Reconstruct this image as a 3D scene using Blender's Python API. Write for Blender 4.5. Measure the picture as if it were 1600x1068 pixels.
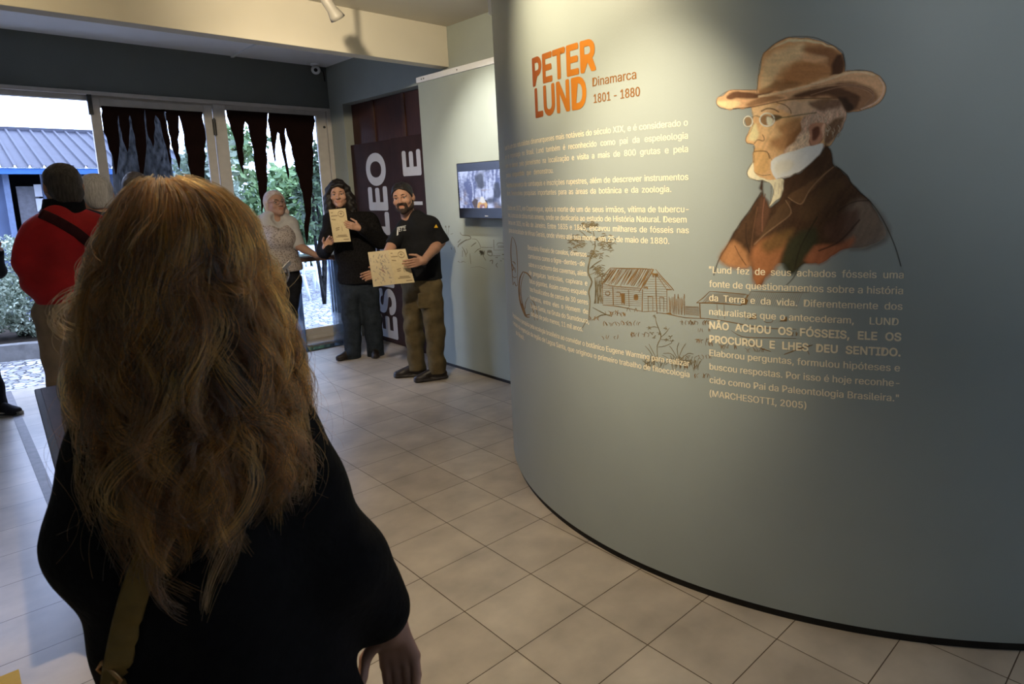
import bpy, bmesh, math, random
import numpy as np
from mathutils import Vector, Matrix

for o in list(bpy.data.objects): bpy.data.objects.remove(o)
scene = bpy.context.scene
COL = scene.collection

# ------------------------------------------------------------------ camera
F, PX, PY, CAMH = 1003.58, 971.53, 446.68, 1.609
RGT = np.array([0.6829748813, -0.7300282054, -0.0245790735])
UPV = np.array([0.1231669047, 0.0819300445, 0.9889981706])
FWD = np.array([0.7199827949, 0.6784882366, -0.1458714768])
CAM = np.array([0, 0, CAMH])
cd = bpy.data.cameras.new('camera'); co = bpy.data.objects.new('camera', cd); COL.objects.link(co)
cd.sensor_width = 36; cd.lens = F / 1600 * 36
cd.shift_x = (800 - PX) / 1600; cd.shift_y = (PY - 534) / 1600
cd.clip_start = 0.05; cd.clip_end = 200
co.matrix_world = Matrix(((RGT[0], UPV[0], -FWD[0], 0), (RGT[1], UPV[1], -FWD[1], 0), (RGT[2], UPV[2], -FWD[2], CAMH), (0, 0, 0, 1)))
cd.dof.use_dof = True; cd.dof.focus_distance = 4.2; cd.dof.aperture_fstop = 9.0
scene.camera = co

# ------------------------------------------------------------------ world, exposure
w = bpy.data.worlds.new('overcast_sky'); scene.world = w; w.use_nodes = True
nt = w.node_tree; bg = nt.nodes['Background']
bg.inputs[0].default_value = (0.52, 0.64, 1.0, 1); bg.inputs[1].default_value = 9.0
vs = scene.view_settings
vs.view_transform = 'Standard'; vs.look = 'None'; vs.gamma = 1; vs.use_curve_mapping = False
vs.exposure = 0.0

def spot(name, loc, target, power, angle, blend, color, radius=0.03):
    l = bpy.data.lights.new(name, 'SPOT'); l.energy = power; l.spot_size = math.radians(angle); l.spot_blend = blend
    l.color = color; l.shadow_soft_size = radius
    o = bpy.data.objects.new(name, l); COL.objects.link(o); o.location = loc
    o.rotation_euler = (Vector(target) - Vector(loc)).to_track_quat('-Z', 'Y').to_euler()
    return o
WARM = (1.0, 0.80, 0.48)
# (lamp position, aimed at, watts, cone, blend, colour): switched-on ceiling spotlights, some of them added as unseen fill
LAMPS = [
    ((0.95, 2.30, 2.88), (1.89, 2.04, 2.38), 150, 66, 1.0, (1.0, 0.83, 0.54)),
    ((0.75, 1.35, 2.88), (1.91, 1.63, 1.54), 235, 43, 1.0, (1.0, 0.85, 0.60)),
    ((2.10, 3.75, 2.90), (3.20, 4.46, 2.08), 235, 46, 1.0, (1.0, 0.93, 0.84)),
    ((1.25, 3.35, 2.92), (2.70, 5.12, 2.90), 150, 100, 1.0, (1.0, 0.84, 0.58)),
    ((0.95, 3.00, 2.92), (2.35, 5.80, 1.00), 250, 66, 1.0, (1.0, 0.84, 0.60)),  # unseen fill lamp, added to brighten the visitors and their papers
    ((0.55, 1.95, 2.92), (0.85, 2.25, 0.0), 155, 104, 1.0, (1.0, 0.82, 0.58)),  # unseen fill lamp, added to lift the floor and hair top
    ((-0.5, 3.9, 2.85), (0.1, 5.12, 2.95), 65, 100, 1.0, WARM),
    ((0.30, -0.90, 2.92), (2.30, 0.30, 2.40), 56, 54, 1.0, (0.92, 0.96, 1.0)),  # unseen neutral fill, added to brighten the round wall's right end
]

# ------------------------------------------------------------------ helpers
def ray(x, y): return FWD + (x - PX) / F * RGT - (y - PY) / F * UPV
def on_z(x, y, z=0.0): d = ray(x, y); return CAM + d * ((z - CAMH) / d[2])
def on_y(x, y, Y): d = ray(x, y); return CAM + d * (Y / d[1])
def on_x(x, y, X): d = ray(x, y); return CAM + d * (X / d[0])
def at_d(x, y, D): d = ray(x, y); return CAM + d * (D / math.hypot(d[0], d[1]))
CX, CY, CR = 4.165, 1.815, 2.279          # the round wall
def on_cyl(x, y):
    d = ray(x, y); a = d[0]**2 + d[1]**2; b = -2 * (d[0] * CX + d[1] * CY); c = CX**2 + CY**2 - CR**2
    D = b * b - 4 * a * c
    t = (-b - math.sqrt(max(D, 0))) / (2 * a)
    p = CAM + d * t
    return (math.atan2(p[1] - CY, p[0] - CX) % (2 * math.pi)) * CR, p[2]
def cyl_pt(s, z, off=0.0):
    th = s / CR; r = CR + off
    return (CX + r * math.cos(th), CY + r * math.sin(th), z)

def srgb(r, g, b):
    f = lambda c: (c / 255 / 12.92) if c / 255 <= 0.04045 else ((c / 255 + 0.055) / 1.055) ** 2.4
    return (f(r), f(g), f(b))

def mat(name, col, rough=0.6, spec=0.4, metal=0.0, noise=0.0, nscale=20.0, bump=0.0, bscale=60.0, emit=None, estr=0.0, stretch=None):
    m = bpy.data.materials.new(name); m.use_nodes = True
    n = m.node_tree.nodes; l = m.node_tree.links; p = n['Principled BSDF']
    p.inputs['Base Color'].default_value = (*col, 1); p.inputs['Roughness'].default_value = rough
    p.inputs['Specular IOR Level'].default_value = spec; p.inputs['Metallic'].default_value = metal
    if noise or bump:
        tc = n.new('ShaderNodeTexCoord'); mp = n.new('ShaderNodeMapping'); l.new(tc.outputs['Object'], mp.inputs[0])
        if stretch: mp.inputs['Scale'].default_value = stretch
    if noise:
        t = n.new('ShaderNodeTexNoise'); t.inputs['Scale'].default_value = nscale; t.inputs['Detail'].default_value = 5
        l.new(mp.outputs[0], t.inputs['Vector'])
        mx = n.new('ShaderNodeMix'); mx.data_type = 'RGBA'
        mx.inputs['A'].default_value = (*[max(0, c * (1 - noise)) for c in col], 1)
        mx.inputs['B'].default_value = (*[min(1, c * (1 + noise)) for c in col], 1)
        cr = n.new('ShaderNodeMapRange'); cr.inputs['From Min'].default_value = 0.3; cr.inputs['From Max'].default_value = 0.7
        l.new(t.outputs['Fac'], cr.inputs['Value']); l.new(cr.outputs[0], mx.inputs['Factor']); l.new(mx.outputs['Result'], p.inputs['Base Color'])
    if bump:
        t2 = n.new('ShaderNodeTexNoise'); t2.inputs['Scale'].default_value = bscale; t2.inputs['Detail'].default_value = 3
        l.new(mp.outputs[0], t2.inputs['Vector'])
        b = n.new('ShaderNodeBump'); b.inputs['Strength'].default_value = bump; b.inputs['Distance'].default_value = 0.01
        l.new(t2.outputs['Fac'], b.inputs['Height']); l.new(b.outputs[0], p.inputs['Normal'])
    if emit:
        p.inputs['Emission Color'].default_value = (*emit, 1); p.inputs['Emission Strength'].default_value = estr
    return m

def attr_mat(name, rough=0.7, spec=0.3, alpha=False, noise=0.0):
    """colour read from the mesh's own colour attribute 'paint' (skin tones, printed or painted artwork)"""
    m = bpy.data.materials.new(name); m.use_nodes = True
    n = m.node_tree.nodes; l = m.node_tree.links; p = n['Principled BSDF']
    a = n.new('ShaderNodeAttribute'); a.attribute_name = 'paint'
    l.new(a.outputs['Color'], p.inputs['Base Color'])
    p.inputs['Roughness'].default_value = rough; p.inputs['Specular IOR Level'].default_value = spec
    if alpha: l.new(a.outputs['Alpha'], p.inputs['Alpha'])
    return m

def glass_mat(name, tint=(0.95, 0.98, 1.0), refl=1.0, tintfac=0.0, dcol=(0.6, 0.75, 0.95)):
    m = bpy.data.materials.new(name); m.use_nodes = True
    n = m.node_tree.nodes; l = m.node_tree.links; n.remove(n['Principled BSDF'])
    out = n['Material Output']; tr = n.new('ShaderNodeBsdfTransparent'); tr.inputs[0].default_value = (*tint, 1)
    gl = n.new('ShaderNodeBsdfGlossy'); gl.inputs['Roughness'].default_value = 0.02
    fr = n.new('ShaderNodeFresnel'); fr.inputs[0].default_value = 1.45
    mu = n.new('ShaderNodeMath'); mu.operation = 'MULTIPLY'; mu.inputs[1].default_value = refl; l.new(fr.outputs[0], mu.inputs[0])
    mx = n.new('ShaderNodeMixShader'); l.new(mu.outputs[0], mx.inputs[0]); l.new(tr.outputs[0], mx.inputs[1]); l.new(gl.outputs[0], mx.inputs[2])
    last = mx
    if tintfac:
        df = n.new('ShaderNodeBsdfTranslucent'); df.inputs[0].default_value = (*dcol, 1)
        m2 = n.new('ShaderNodeMixShader'); m2.inputs[0].default_value = tintfac
        l.new(mx.outputs[0], m2.inputs[1]); l.new(df.outputs[0], m2.inputs[2]); last = m2
    l.new(last.outputs[0], out.inputs['Surface'])
    return m

def mesh_obj(name, verts, faces, m=None, parent=None, smooth=False, paint=None):
    me = bpy.data.meshes.new(name)
    me.from_pydata([tuple(v) for v in verts] if not isinstance(verts, list) else verts, [], [tuple(int(i) for i in f) for f in faces])
    if smooth: me.shade_smooth()
    if paint is not None:
        ca = me.color_attributes.new('paint', 'FLOAT_COLOR', 'POINT'); ca.data.foreach_set('color', np.asarray(paint, np.float32).ravel())
    me.update()
    o = bpy.data.objects.new(name, me); COL.objects.link(o)
    if m: me.materials.append(m)
    if parent: o.parent = parent
    return o

class MB:
    """collects simple solids into one mesh"""
    def __init__(s): s.v = []; s.f = []
    def add(s, V, Fc):
        n = len(s.v); s.v += [tuple(map(float, p)) for p in V]; s.f += [tuple(i + n for i in f) for f in Fc]; return s
    def box(s, lo, hi, M=None):
        (a, b, c), (d, e, g) = lo, hi
        V = [(a, b, c), (d, b, c), (d, e, c), (a, e, c), (a, b, g), (d, b, g), (d, e, g), (a, e, g)]
        if M is not None: V = [tuple(M @ Vector(p)) for p in V]
        return s.add(V, [(0, 3, 2, 1), (4, 5, 6, 7), (0, 1, 5, 4), (1, 2, 6, 5), (2, 3, 7, 6), (3, 0, 4, 7)])
    def tube(s, pts, r, n=10, cap=True):
        pts = [np.array(p, float) for p in pts]; rs = r if isinstance(r, (list, tuple)) else [r] * len(pts)
        base = len(s.v); prev = None
        for i, p in enumerate(pts):
            t = pts[min(i + 1, len(pts) - 1)] - pts[max(i - 1, 0)]; t = t / (np.linalg.norm(t) + 1e-9)
            if prev is None:
                u = np.cross(t, (0, 0, 1.0)); u = u if np.linalg.norm(u) > 1e-3 else np.cross(t, (1.0, 0, 0))
            else: u = prev - t * (prev @ t)
            u = u / np.linalg.norm(u); prev = u; v = np.cross(t, u)
            for k in range(n):
                a = 2 * math.pi * k / n; s.v.append(tuple(p + rs[i] * (math.cos(a) * u + math.sin(a) * v)))
        for i in range(len(pts) - 1):
            for k in range(n):
                a = base + i * n + k; b = base + i * n + (k + 1) % n; s.f.append((a, b, b + n, a + n))
        if cap:
            s.f.append(tuple(base + k for k in range(n))[::-1]); e = base + (len(pts) - 1) * n; s.f.append(tuple(e + k for k in range(n)))
        return s
    def lathe(s, prof, M=None, n=24):
        base = len(s.v)
        for r, z in prof:
            for k in range(n):
                a = 2 * math.pi * k / n; p = Vector((r * math.cos(a), r * math.sin(a), z)); s.v.append(tuple(M @ p) if M is not None else tuple(p))
        for i in range(len(prof) - 1):
            for k in range(n):
                a = base + i * n + k; b = base + i * n + (k + 1) % n; s.f.append((a, b, b + n, a + n))
        return s
    def prism(s, poly, fn, d0, d1):
        """poly 2D outline; fn(u, v, d) -> point; from depth d0 to d1"""
        n = len(poly); base = len(s.v)
        s.v += [tuple(map(float, fn(u, v, d0))) for u, v in poly] + [tuple(map(float, fn(u, v, d1))) for u, v in poly]
        s.f += [tuple(base + k for k in range(n))[::-1], tuple(base + n + k for k in range(n))]
        for k in range(n):
            j = (k + 1) % n; s.f.append((base + k, base + j, base + n + j, base + n + k))
        return s
    def build(s, name, m, parent=None, smooth=False, bevel=0.0, origin=None):
        if origin is not None:
            ox, oy, oz = origin; s.v = [(a - ox, b - oy, c - oz) for a, b, c in s.v]
        o = mesh_obj(name, s.v, s.f, m, parent, smooth)
        if origin is not None: o.location = origin
        bm = bmesh.new(); bm.from_mesh(o.data); bmesh.ops.recalc_face_normals(bm, faces=bm.faces); bm.to_mesh(o.data); bm.free()
        if bevel:
            b = o.modifiers.new('bevel', 'BEVEL'); b.width = bevel; b.segments = 2; b.limit_method = 'ANGLE'
        return o

def tag(o, label=None, cat=None, group=None, kind=None):
    if label: o['label'] = label
    if cat: o['category'] = cat
    if group: o['group'] = group
    if kind: o['kind'] = kind
    return o
def struct(o): o['kind'] = 'structure'; return o
def empty(name, loc, label, cat, group=None):
    o = bpy.data.objects.new(name, None); COL.objects.link(o); o.location = loc; o.empty_display_size = 0.1
    return tag(o, label, cat, group)
def keep(child, root):
    """parent to a thing built in world coordinates"""
    child.parent = root; child.matrix_parent_inverse = Matrix.Translation(root.location).inverted(); return child
# ================================================================== THE SETTING
M = {}
M['wall'] = mat('sage_wall_paint', (0.36, 0.40, 0.355), 0.75, 0.25, noise=0.04, nscale=3, bump=0.06, bscale=140)
M['wall_round'] = mat('round_wall_paint', (0.345, 0.385, 0.372), 0.5, 0.35, noise=0.03, nscale=3, bump=0.03, bscale=120)
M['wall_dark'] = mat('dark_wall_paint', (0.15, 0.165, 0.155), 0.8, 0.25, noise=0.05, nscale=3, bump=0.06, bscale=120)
M['cream'] = mat('cream_ceiling_paint', (0.62, 0.57, 0.47), 0.8, 0.2, noise=0.04, nscale=2, bump=0.04, bscale=120)
M['ceil'] = mat('white_ceiling_paint', (0.80, 0.80, 0.80), 0.8, 0.2, noise=0.03, nscale=2)
M['door_frame'] = mat('door_paint', (0.50, 0.47, 0.43), 0.55, 0.4, noise=0.08, nscale=12)
M['glass'] = glass_mat('window_glass')
M['black'] = mat('black_strip', (0.012, 0.011, 0.01), 0.6, 0.3, noise=0.3, nscale=15)
M['dark_metal'] = mat('dark_metal', (0.05, 0.05, 0.05), 0.4, 0.5, metal=0.5, noise=0.1)
M['white_plastic'] = mat('white_plastic', (0.78, 0.78, 0.78), 0.4, 0.5, noise=0.03)
M['shaded_enamel'] = mat('shaded_enamel', (0.22, 0.205, 0.18), 0.45, 0.5, noise=0.05)  # enamel darkened well below white, the fitting's shade put into the colour

def tile_mat():
    m = bpy.data.materials.new('beige_floor_tile'); m.use_nodes = True
    n = m.node_tree.nodes; l = m.node_tree.links; p = n['Principled BSDF']
    tc = n.new('ShaderNodeTexCoord'); mp = n.new('ShaderNodeMapping'); mp.vector_type = 'POINT'
    mp.inputs['Location'].default_value = (-1.562 + 33 * 0.33, -4.029 + 33 * 0.33, 0)
    l.new(tc.outputs['Object'], mp.inputs[0])
    br = n.new('ShaderNodeTexBrick'); br.offset = 0; br.squash = 1
    br.inputs['Scale'].default_value = 1; br.inputs['Brick Width'].default_value = 0.33; br.inputs['Row Height'].default_value = 0.33
    br.inputs['Mortar Size'].default_value = 0.0022; br.inputs['Mortar Smooth'].default_value = 0.3; br.inputs['Bias'].default_value = 0
    br.inputs['Color1'].default_value = (0.46, 0.395, 0.32, 1); br.inputs['Color2'].default_value = (0.52, 0.455, 0.375, 1); br.inputs['Mortar'].default_value = (0.09, 0.06, 0.035, 1)
    l.new(mp.outputs[0], br.inputs['Vector'])
    t = n.new('ShaderNodeTexNoise'); t.inputs['Scale'].default_value = 5; t.inputs['Detail'].default_value = 6; l.new(tc.outputs['Object'], t.inputs['Vector'])
    cr = n.new('ShaderNodeMapRange'); cr.inputs['From Min'].default_value = 0.25; cr.inputs['From Max'].default_value = 0.75; cr.inputs['To Min'].default_value = 0.72; cr.inputs['To Max'].default_value = 1.15
    l.new(t.outputs['Fac'], cr.inputs['Value'])
    mx = n.new('ShaderNodeVectorMath'); mx.operation = 'SCALE'; l.new(br.outputs['Color'], mx.inputs[0]); l.new(cr.outputs[0], mx.inputs['Scale'])
    l.new(mx.outputs[0], p.inputs['Base Color'])
    rr = n.new('ShaderNodeMapRange'); rr.inputs['To Min'].default_value = 0.27; rr.inputs['To Max'].default_value = 0.35; l.new(t.outputs['Fac'], rr.inputs['Value'])
    l.new(rr.outputs[0], p.inputs['Roughness']); p.inputs['Specular IOR Level'].default_value = 0.5
    b = n.new('ShaderNodeBump'); b.inputs['Strength'].default_value = 0.5; b.inputs['Distance'].default_value = 0.002; b.invert = True
    l.new(br.outputs['Fac'], b.inputs['Height']); l.new(b.outputs[0], p.inputs['Normal'])
    return m
M['tile'] = tile_mat()

XL, XR, YB, YF, ZC = -1.7, 3.28, -2.6, 7.65, 3.07
struct(MB().box((XL - 0.2, YB - 0.2, -0.10), (6.6, 7.72, 0)).build('floor', M['tile']))
struct(MB().box((XL - 0.2, YB - 0.2, ZC), (6.6, 5.12, ZC + 0.15)).build('ceiling', M['cream']))
struct(MB().box((XL - 0.2, 5.26, ZC + 0.02), (XR + 0.3, 7.8, ZC + 0.17)).build('ceiling_far', M['ceil']))
struct(MB().box((XL - 0.2, 5.12, 2.73), (XR, 5.26, ZC + 0.15)).build('ceiling_beam', M['cream'], bevel=0.004))
struct(MB().box((XL - 0.2, YB - 0.2, 0), (XL, YF + 0.15, ZC + 0.2)).build('wall_left', M['wall']))
struct(MB().box((XL - 0.2, YB - 0.2, 0), (6.6, YB, ZC + 0.2)).build('wall_back', M['wall']))
# right wall with the recess that holds the brown boards (y 5.60 .. 7.30)
wr = MB().box((XR, 2.0, 0), (XR + 0.25, 5.60, ZC + 0.2)).box((XR, 7.30, 0), (XR + 0.25, YF + 0.15, ZC + 0.2)).box((XR, 5.60, 2.645), (XR + 0.25, 7.30, ZC + 0.2)).box((XR + 0.14, 5.60, 0), (XR + 0.25, 7.30, 2.645))
M['wall_side'] = mat('blue_grey_wall_paint', (0.31, 0.335, 0.30), 0.8, 0.25, noise=0.04, nscale=3, bump=0.06, bscale=140)
struct(wr.build('wall_right', M['wall_side']))
# front wall above the doors, and left of the open doorway
DH = 2.60
wf = MB().box((XL, YF, DH), (XR + 0.2, YF + 0.15, ZC + 0.2)).box((XL, YF, 0), (-0.55, YF + 0.15, DH))
struct(wf.build('wall_front', M['wall_dark']))
# doorway head rail and posts (fixed frame)
fr = MB().box((-0.55, YF - 0.02, DH - 0.005), (XR, YF + 0.02, DH + 0.03)).box((3.235, YF - 0.02, 0), (XR, YF + 0.10, DH)).box((-0.55, YF + 0.02, DH - 0.05), (XR, YF + 0.10, DH))
struct(fr.build('trim_door_head', M['door_frame'], bevel=0.003))
struct(MB().box((2.09, YF - 0.015, 0), (XR, YF + 0.10, 0.035)).build('trim_threshold', M['door_frame'], bevel=0.003))

def door_leaf(name, x0, x1, ztop, stile, top, label_):
    """glazed leaf: frame mesh with pane and hinge children"""
    y0, y1 = YF + 0.005, YF + 0.05
    f = MB().box((x0, y0, 0.03), (x0 + stile, y1, ztop)).box((x1 - stile, y0, 0.03), (x1, y1, ztop)).box((x0 + stile, y0, ztop - top), (x1 - stile, y1, ztop)).box((x0 + stile, y0, 0.03), (x1 - stile, y1, 0.12))
    o = struct(f.build(name, M['door_frame'], bevel=0.004))
    MB().box((x0 + stile, YF + 0.028, 0.12), (x1 - stile, YF + 0.033, ztop - top)).build('pane', M['glass'], o)
    return o
d1 = door_leaf('door_1', 1.105, 2.085, 2.575, 0.075, 0.085, '')
d2 = door_leaf('door_2', 2.095, 3.232, 2.600, 0.11, 0.06, '')
MB().box((1.09, YF - 0.02, 2.42), (1.125, YF + 0.03, 2.60)).build('hinge', M['dark_metal'], d1, bevel=0.003)
h = MB().box((2.075, YF - 0.012, 2.28), (2.105, YF + 0.012, 2.44)); h.tube([(2.09, YF - 0.012, 2.27), (2.09, YF - 0.012, 2.45)], 0.008); h.build('hinge', M['dark_metal'], d2)
MB().tube([(3.20, YF - 0.004, 2.42), (3.20, YF - 0.012, 2.42)], 0.014).build('bolt', M['dark_metal'], d2)

# round wall ------------------------------------------------------------------
def cyl_band(z0, z1, r, th0, th1, n=160, thick=0.12, zj=None):
    b = MB(); V = []; Fc = []
    for k in range(n + 1):
        t = th0 + (th1 - th0) * k / n
        for rr, z in ((r, z0), (r, z1), (r - thick, z1), (r - thick, z0)): V.append((CX + rr * math.cos(t), CY + rr * math.sin(t), z))
    for k in range(n):
        a = 4 * k
        for q in range(4): Fc.append((a + q, a + (q + 1) % 4, a + 4 + (q + 1) % 4, a + 4 + q))
    Fc += [(0, 1, 2, 3), (4 * n + 3, 4 * n + 2, 4 * n + 1, 4 * n)]
    return b.add(V, Fc)
TH0, TH1 = math.radians(118), math.radians(275)
struct(cyl_band(0.035, ZC + 0.03, CR, TH0, TH1).build('wall_round', M['wall_round'], smooth=False))
bpy.data.objects['wall_round'].data.shade_smooth()
em = bpy.data.objects['wall_round'].modifiers.new('edge', 'EDGE_SPLIT'); em.split_angle = math.radians(40)
bb = struct(cyl_band(0.0, 0.037, CR - 0.012, TH0, TH1, thick=0.08).build('baseboard_round', M['black']))
# flat panel in front of the right wall, with rail and dark foot strip
XP = 3.2
struct(MB().box((XP, 3.0, 0.03), (XR - 0.002, 5.526, 2.645)).build('wall_panel', M['wall']))
struct(MB().box((XP + 0.008, 3.0, 0), (XR - 0.01, 5.52, 0.03)).build('baseboard_panel', M['black']))
rl = struct(MB().box((XP - 0.012, 3.2, 2.635), (XP + 0.06, 5.535, 2.685)).build('trim_rail', M['white_plastic'], bevel=0.003))
sc = MB()
for yy in (5.44, 5.40, 4.86, 4.3): sc.tube([(XP - 0.012, yy, 2.66), (XP - 0.015, yy, 2.66)], 0.006, 8)
sc.build('screw', M['dark_metal'], rl)
# conduit on the far ceiling, strip in the floor
struct(MB().box((2.31, 5.2, ZC + 0.005), (2.335, YF, ZC + 0.02)).build('trim_conduit', M['ceil']))
M['strip'] = mat('floor_strip_stone', (0.10, 0.085, 0.085), 0.45, 0.4, noise=0.35, nscale=25)
struct(MB().box((0.235, 2.6, 0.0), (0.285, 7.70, 0.004)).build('trim_floor_strip', M['strip']))
# ================================================================== LETTERING AND MURAL ON THE ROUND WALL
M['cream_letter'] = mat('cream_lettering', (0.93, 0.82, 0.60), 0.6, 0.2, noise=0.03)
M['brown_letter'] = mat('brown_lettering', (0.24, 0.10, 0.02), 0.6, 0.2, noise=0.05)
def title_mat():
    m = mat('orange_lettering', (0.5, 0.2, 0.015), 0.6, 0.2)
    n = m.node_tree.nodes; l = m.node_tree.links; p = n['Principled BSDF']
    a = n.new('ShaderNodeAttribute'); a.attribute_name = 'paint'; l.new(a.outputs['Color'], p.inputs['Base Color']); return m
M['title'] = title_mat()

import os
try: FONT = bpy.data.fonts.load(os.path.join(bpy.utils.resource_path('LOCAL'), 'datafiles', 'fonts', 'Inter.woff2'))   # Blender's own interface font
except Exception: FONT = None
def text_mesh(body, bold=0.0, space_word=1.0):
    c = bpy.data.curves.new('txt', 'FONT'); c.body = body
    if FONT: c.font = FONT
    c.size = 1.0; c.space_word = space_word; c.resolution_u = 4
    o = bpy.data.objects.new('txt', c); COL.objects.link(o)
    dg = bpy.context.evaluated_depsgraph_get(); dg.update()
    me = bpy.data.meshes.new_from_object(o.evaluated_get(dg))
    v = np.empty(len(me.vertices) * 3, np.float32); me.vertices.foreach_get('co', v); v = v.reshape(-1, 3)
    fs = [tuple(p.vertices) for p in me.polygons]
    bpy.data.objects.remove(o); bpy.data.curves.remove(c); bpy.data.meshes.remove(me)
    if bold > 0:                       # heavier strokes: the outline printed again, slightly shifted
        sh = [(0, 0), (bold, 0), (-bold, 0)] if bold < 0.022 else [(0, 0)] + [(bold * math.cos(q), bold * math.sin(q)) for q in np.linspace(0, 2 * math.pi, 28, endpoint=False)]
        n = len(v); fs = [tuple(i + k * n for i in f) for k in range(len(sh)) for f in fs]; v = np.concatenate([v + np.array([dx, dy, k * 1.2e-5], np.float32) for k, (dx, dy) in enumerate(sh)])
    return v, fs
CAP = 0.0
def cap_height():
    v, f = text_mesh('E'); return v[:, 1].max() - v[:, 1].min()
CAP = float(cap_height())

class Lines:
    """lettering collected for one text block, mapped onto a surface by fn(s, z)"""
    def __init__(s, fn): s.v = []; s.f = []; s.fn = fn; s.p = []
    def line(s, body, s0, s1, z, cap, bold=0.012, capz=None, grad=None):
        k = cap / CAP
        v, fs = text_mesh(body, bold); w = (v[:, 0].max() - v[:, 0].min()) * k
        if s1 is not None:
            need = (s1 - s0) - w; nsp = body.count(' ')
            if nsp and need > 0 and len(body) > 14:
                v2, f2 = text_mesh(body, bold, 2.0); dw = (v2[:, 0].max() - v2[:, 0].min()) * k - w
                v, fs = text_mesh(body, bold, 1.0 + min(need / dw, 2.2))
        x0 = v[:, 0].min(); w = (v[:, 0].max() - x0)
        kx = k if s1 is None else (s1 - s0) / w
        n = len(s.v)
        for a, b, dz in v:
            s.v.append(s.fn(s0 + (a - x0) * kx, z + b * k, dz))
            if grad: t = (a - x0) / w; s.p.append(grad(t))
        s.f += [tuple(i + n for i in f) for f in fs]
    def build(s, name, m, label=None, cat='lettering', parent=None, group=None):
        o = mesh_obj(name, s.v, s.f, m, parent, paint=s.p if s.p else None)
        if label: tag(o, label, cat, group)
        return o
onwall = lambda s, z, d=0.0: cyl_pt(s, z, 0.0007 + d)

ttl = empty('wall_title', cyl_pt(6.6, 1.95, 0.002), 'large orange name with smaller brown country and dates, painted high on the curved wall', 'lettering')
L = Lines(onwall)
og = lambda t: (0.19 + 0.31 * t, 0.045 + 0.13 * t, 0.010, 1)
og2 = lambda t: (0.21 + 0.29 * t, 0.050 + 0.125 * t, 0.010, 1)
L.line('PETER', 6.600, 7.085, 2.097, 0.113, 0.03, grad=og); L.line('LUND', 6.614, 7.022, 1.957, 0.118, 0.03, grad=og2)
keep(L.build('name_lettering', M['title']), ttl)
L = Lines(onwall); L.line('Dinamarca', 7.061, 7.297, 2.030, 0.034, 0.012); L.line('1801 - 1880', 7.065, 7.313, 1.965, 0.034, 0.02)
keep(L.build('date_lettering', M['brown_letter']), ttl)

SL, SR_ = 6.105, 7.522
def para(name, label, lines, cap=0.0236, bold=0.014):
    L = Lines(onwall)
    for body, s0, s1, z in lines: L.line(body, s0, s1, z, cap, bold)
    return L.build(name, M['cream_letter'], label, 'lettering', group='cream paragraphs on the curved wall')
para('paragraph_lettering', 'four-line cream paragraph on the curved wall just below the orange name', [
    ('Lund foi um dos naturalistas dinamarqueses mais notáveis do século XIX, e é considerado o', SL, SR_, 1.839),
    ('pai da arqueologia no Brasil. Lund também é reconhecido como pai da espeleologia', SL, SR_, 1.7925),
    ('entre os demais pelo pioneirismo na localização e visita a mais de 800 grutas e pela', SL, SR_, 1.745),
    ('postura vanguardista que demonstrou.', SL, 6.76, 1.6975)])
def zof(x, y): return on_cyl(x, y)[1]
def sof(x, y): return on_cyl(x, y)[0]
para('paragraph_lettering', 'two-line cream paragraph about inscriptions and instruments on the curved wall', [
    ('Registrou a presença de sambaquis e inscrições rupestres, além de descrever instrumentos', SL, SR_, zof(1070, 281)),
    ('líticos. Desenvolveu pesquisas importantes para as áreas da botânica e da zoologia.', SL, sof(1049, 297), zof(1040, 300))])
z0 = zof(1060, 331.5)
para('paragraph_lettering', 'four-line cream paragraph with years and places on the curved wall, above the drawn hut', [
    ('Estudou em 1871, em Copenhague, após a morte de um de seus irmãos, vítima de tubercu-', SL, SR_, z0),
    ('lose, à procura de clima mais ameno, onde se dedicaria ao estudo de História Natural. Desem', SL, sof(1073, 345), zof(1060, 347.5)),
    ('barcou em 1825, no Rio de Janeiro. Entre 1835 e 1845, escavou milhares de fósseis nas', SL, SR_, zof(1060, 364)),
    ('grutas da localidade de Minas Gerais, onde viveu até sua morte  em 25 de maio de 1880.', SL, sof(1046, 379), zof(1030, 380.5))])
c2 = []
for i, (t, xr) in enumerate([('Descobriu fósseis de cavalos, diversos', 917), ('carnívoros como o tigre-dentes-de', 914), ('sabre e o cachorro das cavernas, além', 917), ('de preguiças terrícolas, capivara e', 918),
        ('tatus gigantes. Assim como esquele', 917), ('tos fossilizados de cerca de 30 seres', 919), ('humanos, entre eles o Homem de', 919), ('Lagoa Santa, na Gruta do Sumidouro,', 920.5), ('datado de pelo menos, 11 mil anos.', 911)]):
    yb = 401.2 + i * 14.6
    c2.append((t, 6.452, sof(xr, yb), zof(915, 401) - i * (zof(915, 401) - zof(908, 517)) / 8))
para('paragraph_lettering', 'narrow nine-line cream paragraph on the curved wall, left of the drawn tree', c2, 0.0228)
para('paragraph_lettering', 'lowest cream lines on the curved wall slanting down past the drawn tusk', [
    ('Impulsionou a pesquisa pela ecologia brasileira ao convidar o botânico Eugene Warming para realizar', 6.09, SR_ - 0.003, zof(1070, 571)),
    ('o estudo da vegetação da região de Lagoa Santa, que originou o primeiro trabalho de fitoecologia', 6.09, SR_ - 0.003, zof(1070, 588)),
    ('do Brasil.', 6.16, 6.33, zof(1070, 588) - (zof(1070, 571) - zof(1070, 588)))], 0.0232)
QL, QR = 7.603, 8.262
zq = [zof(1109, 425) - i * 0.0524 for i in range(11)]
q = Lines(onwall)
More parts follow.
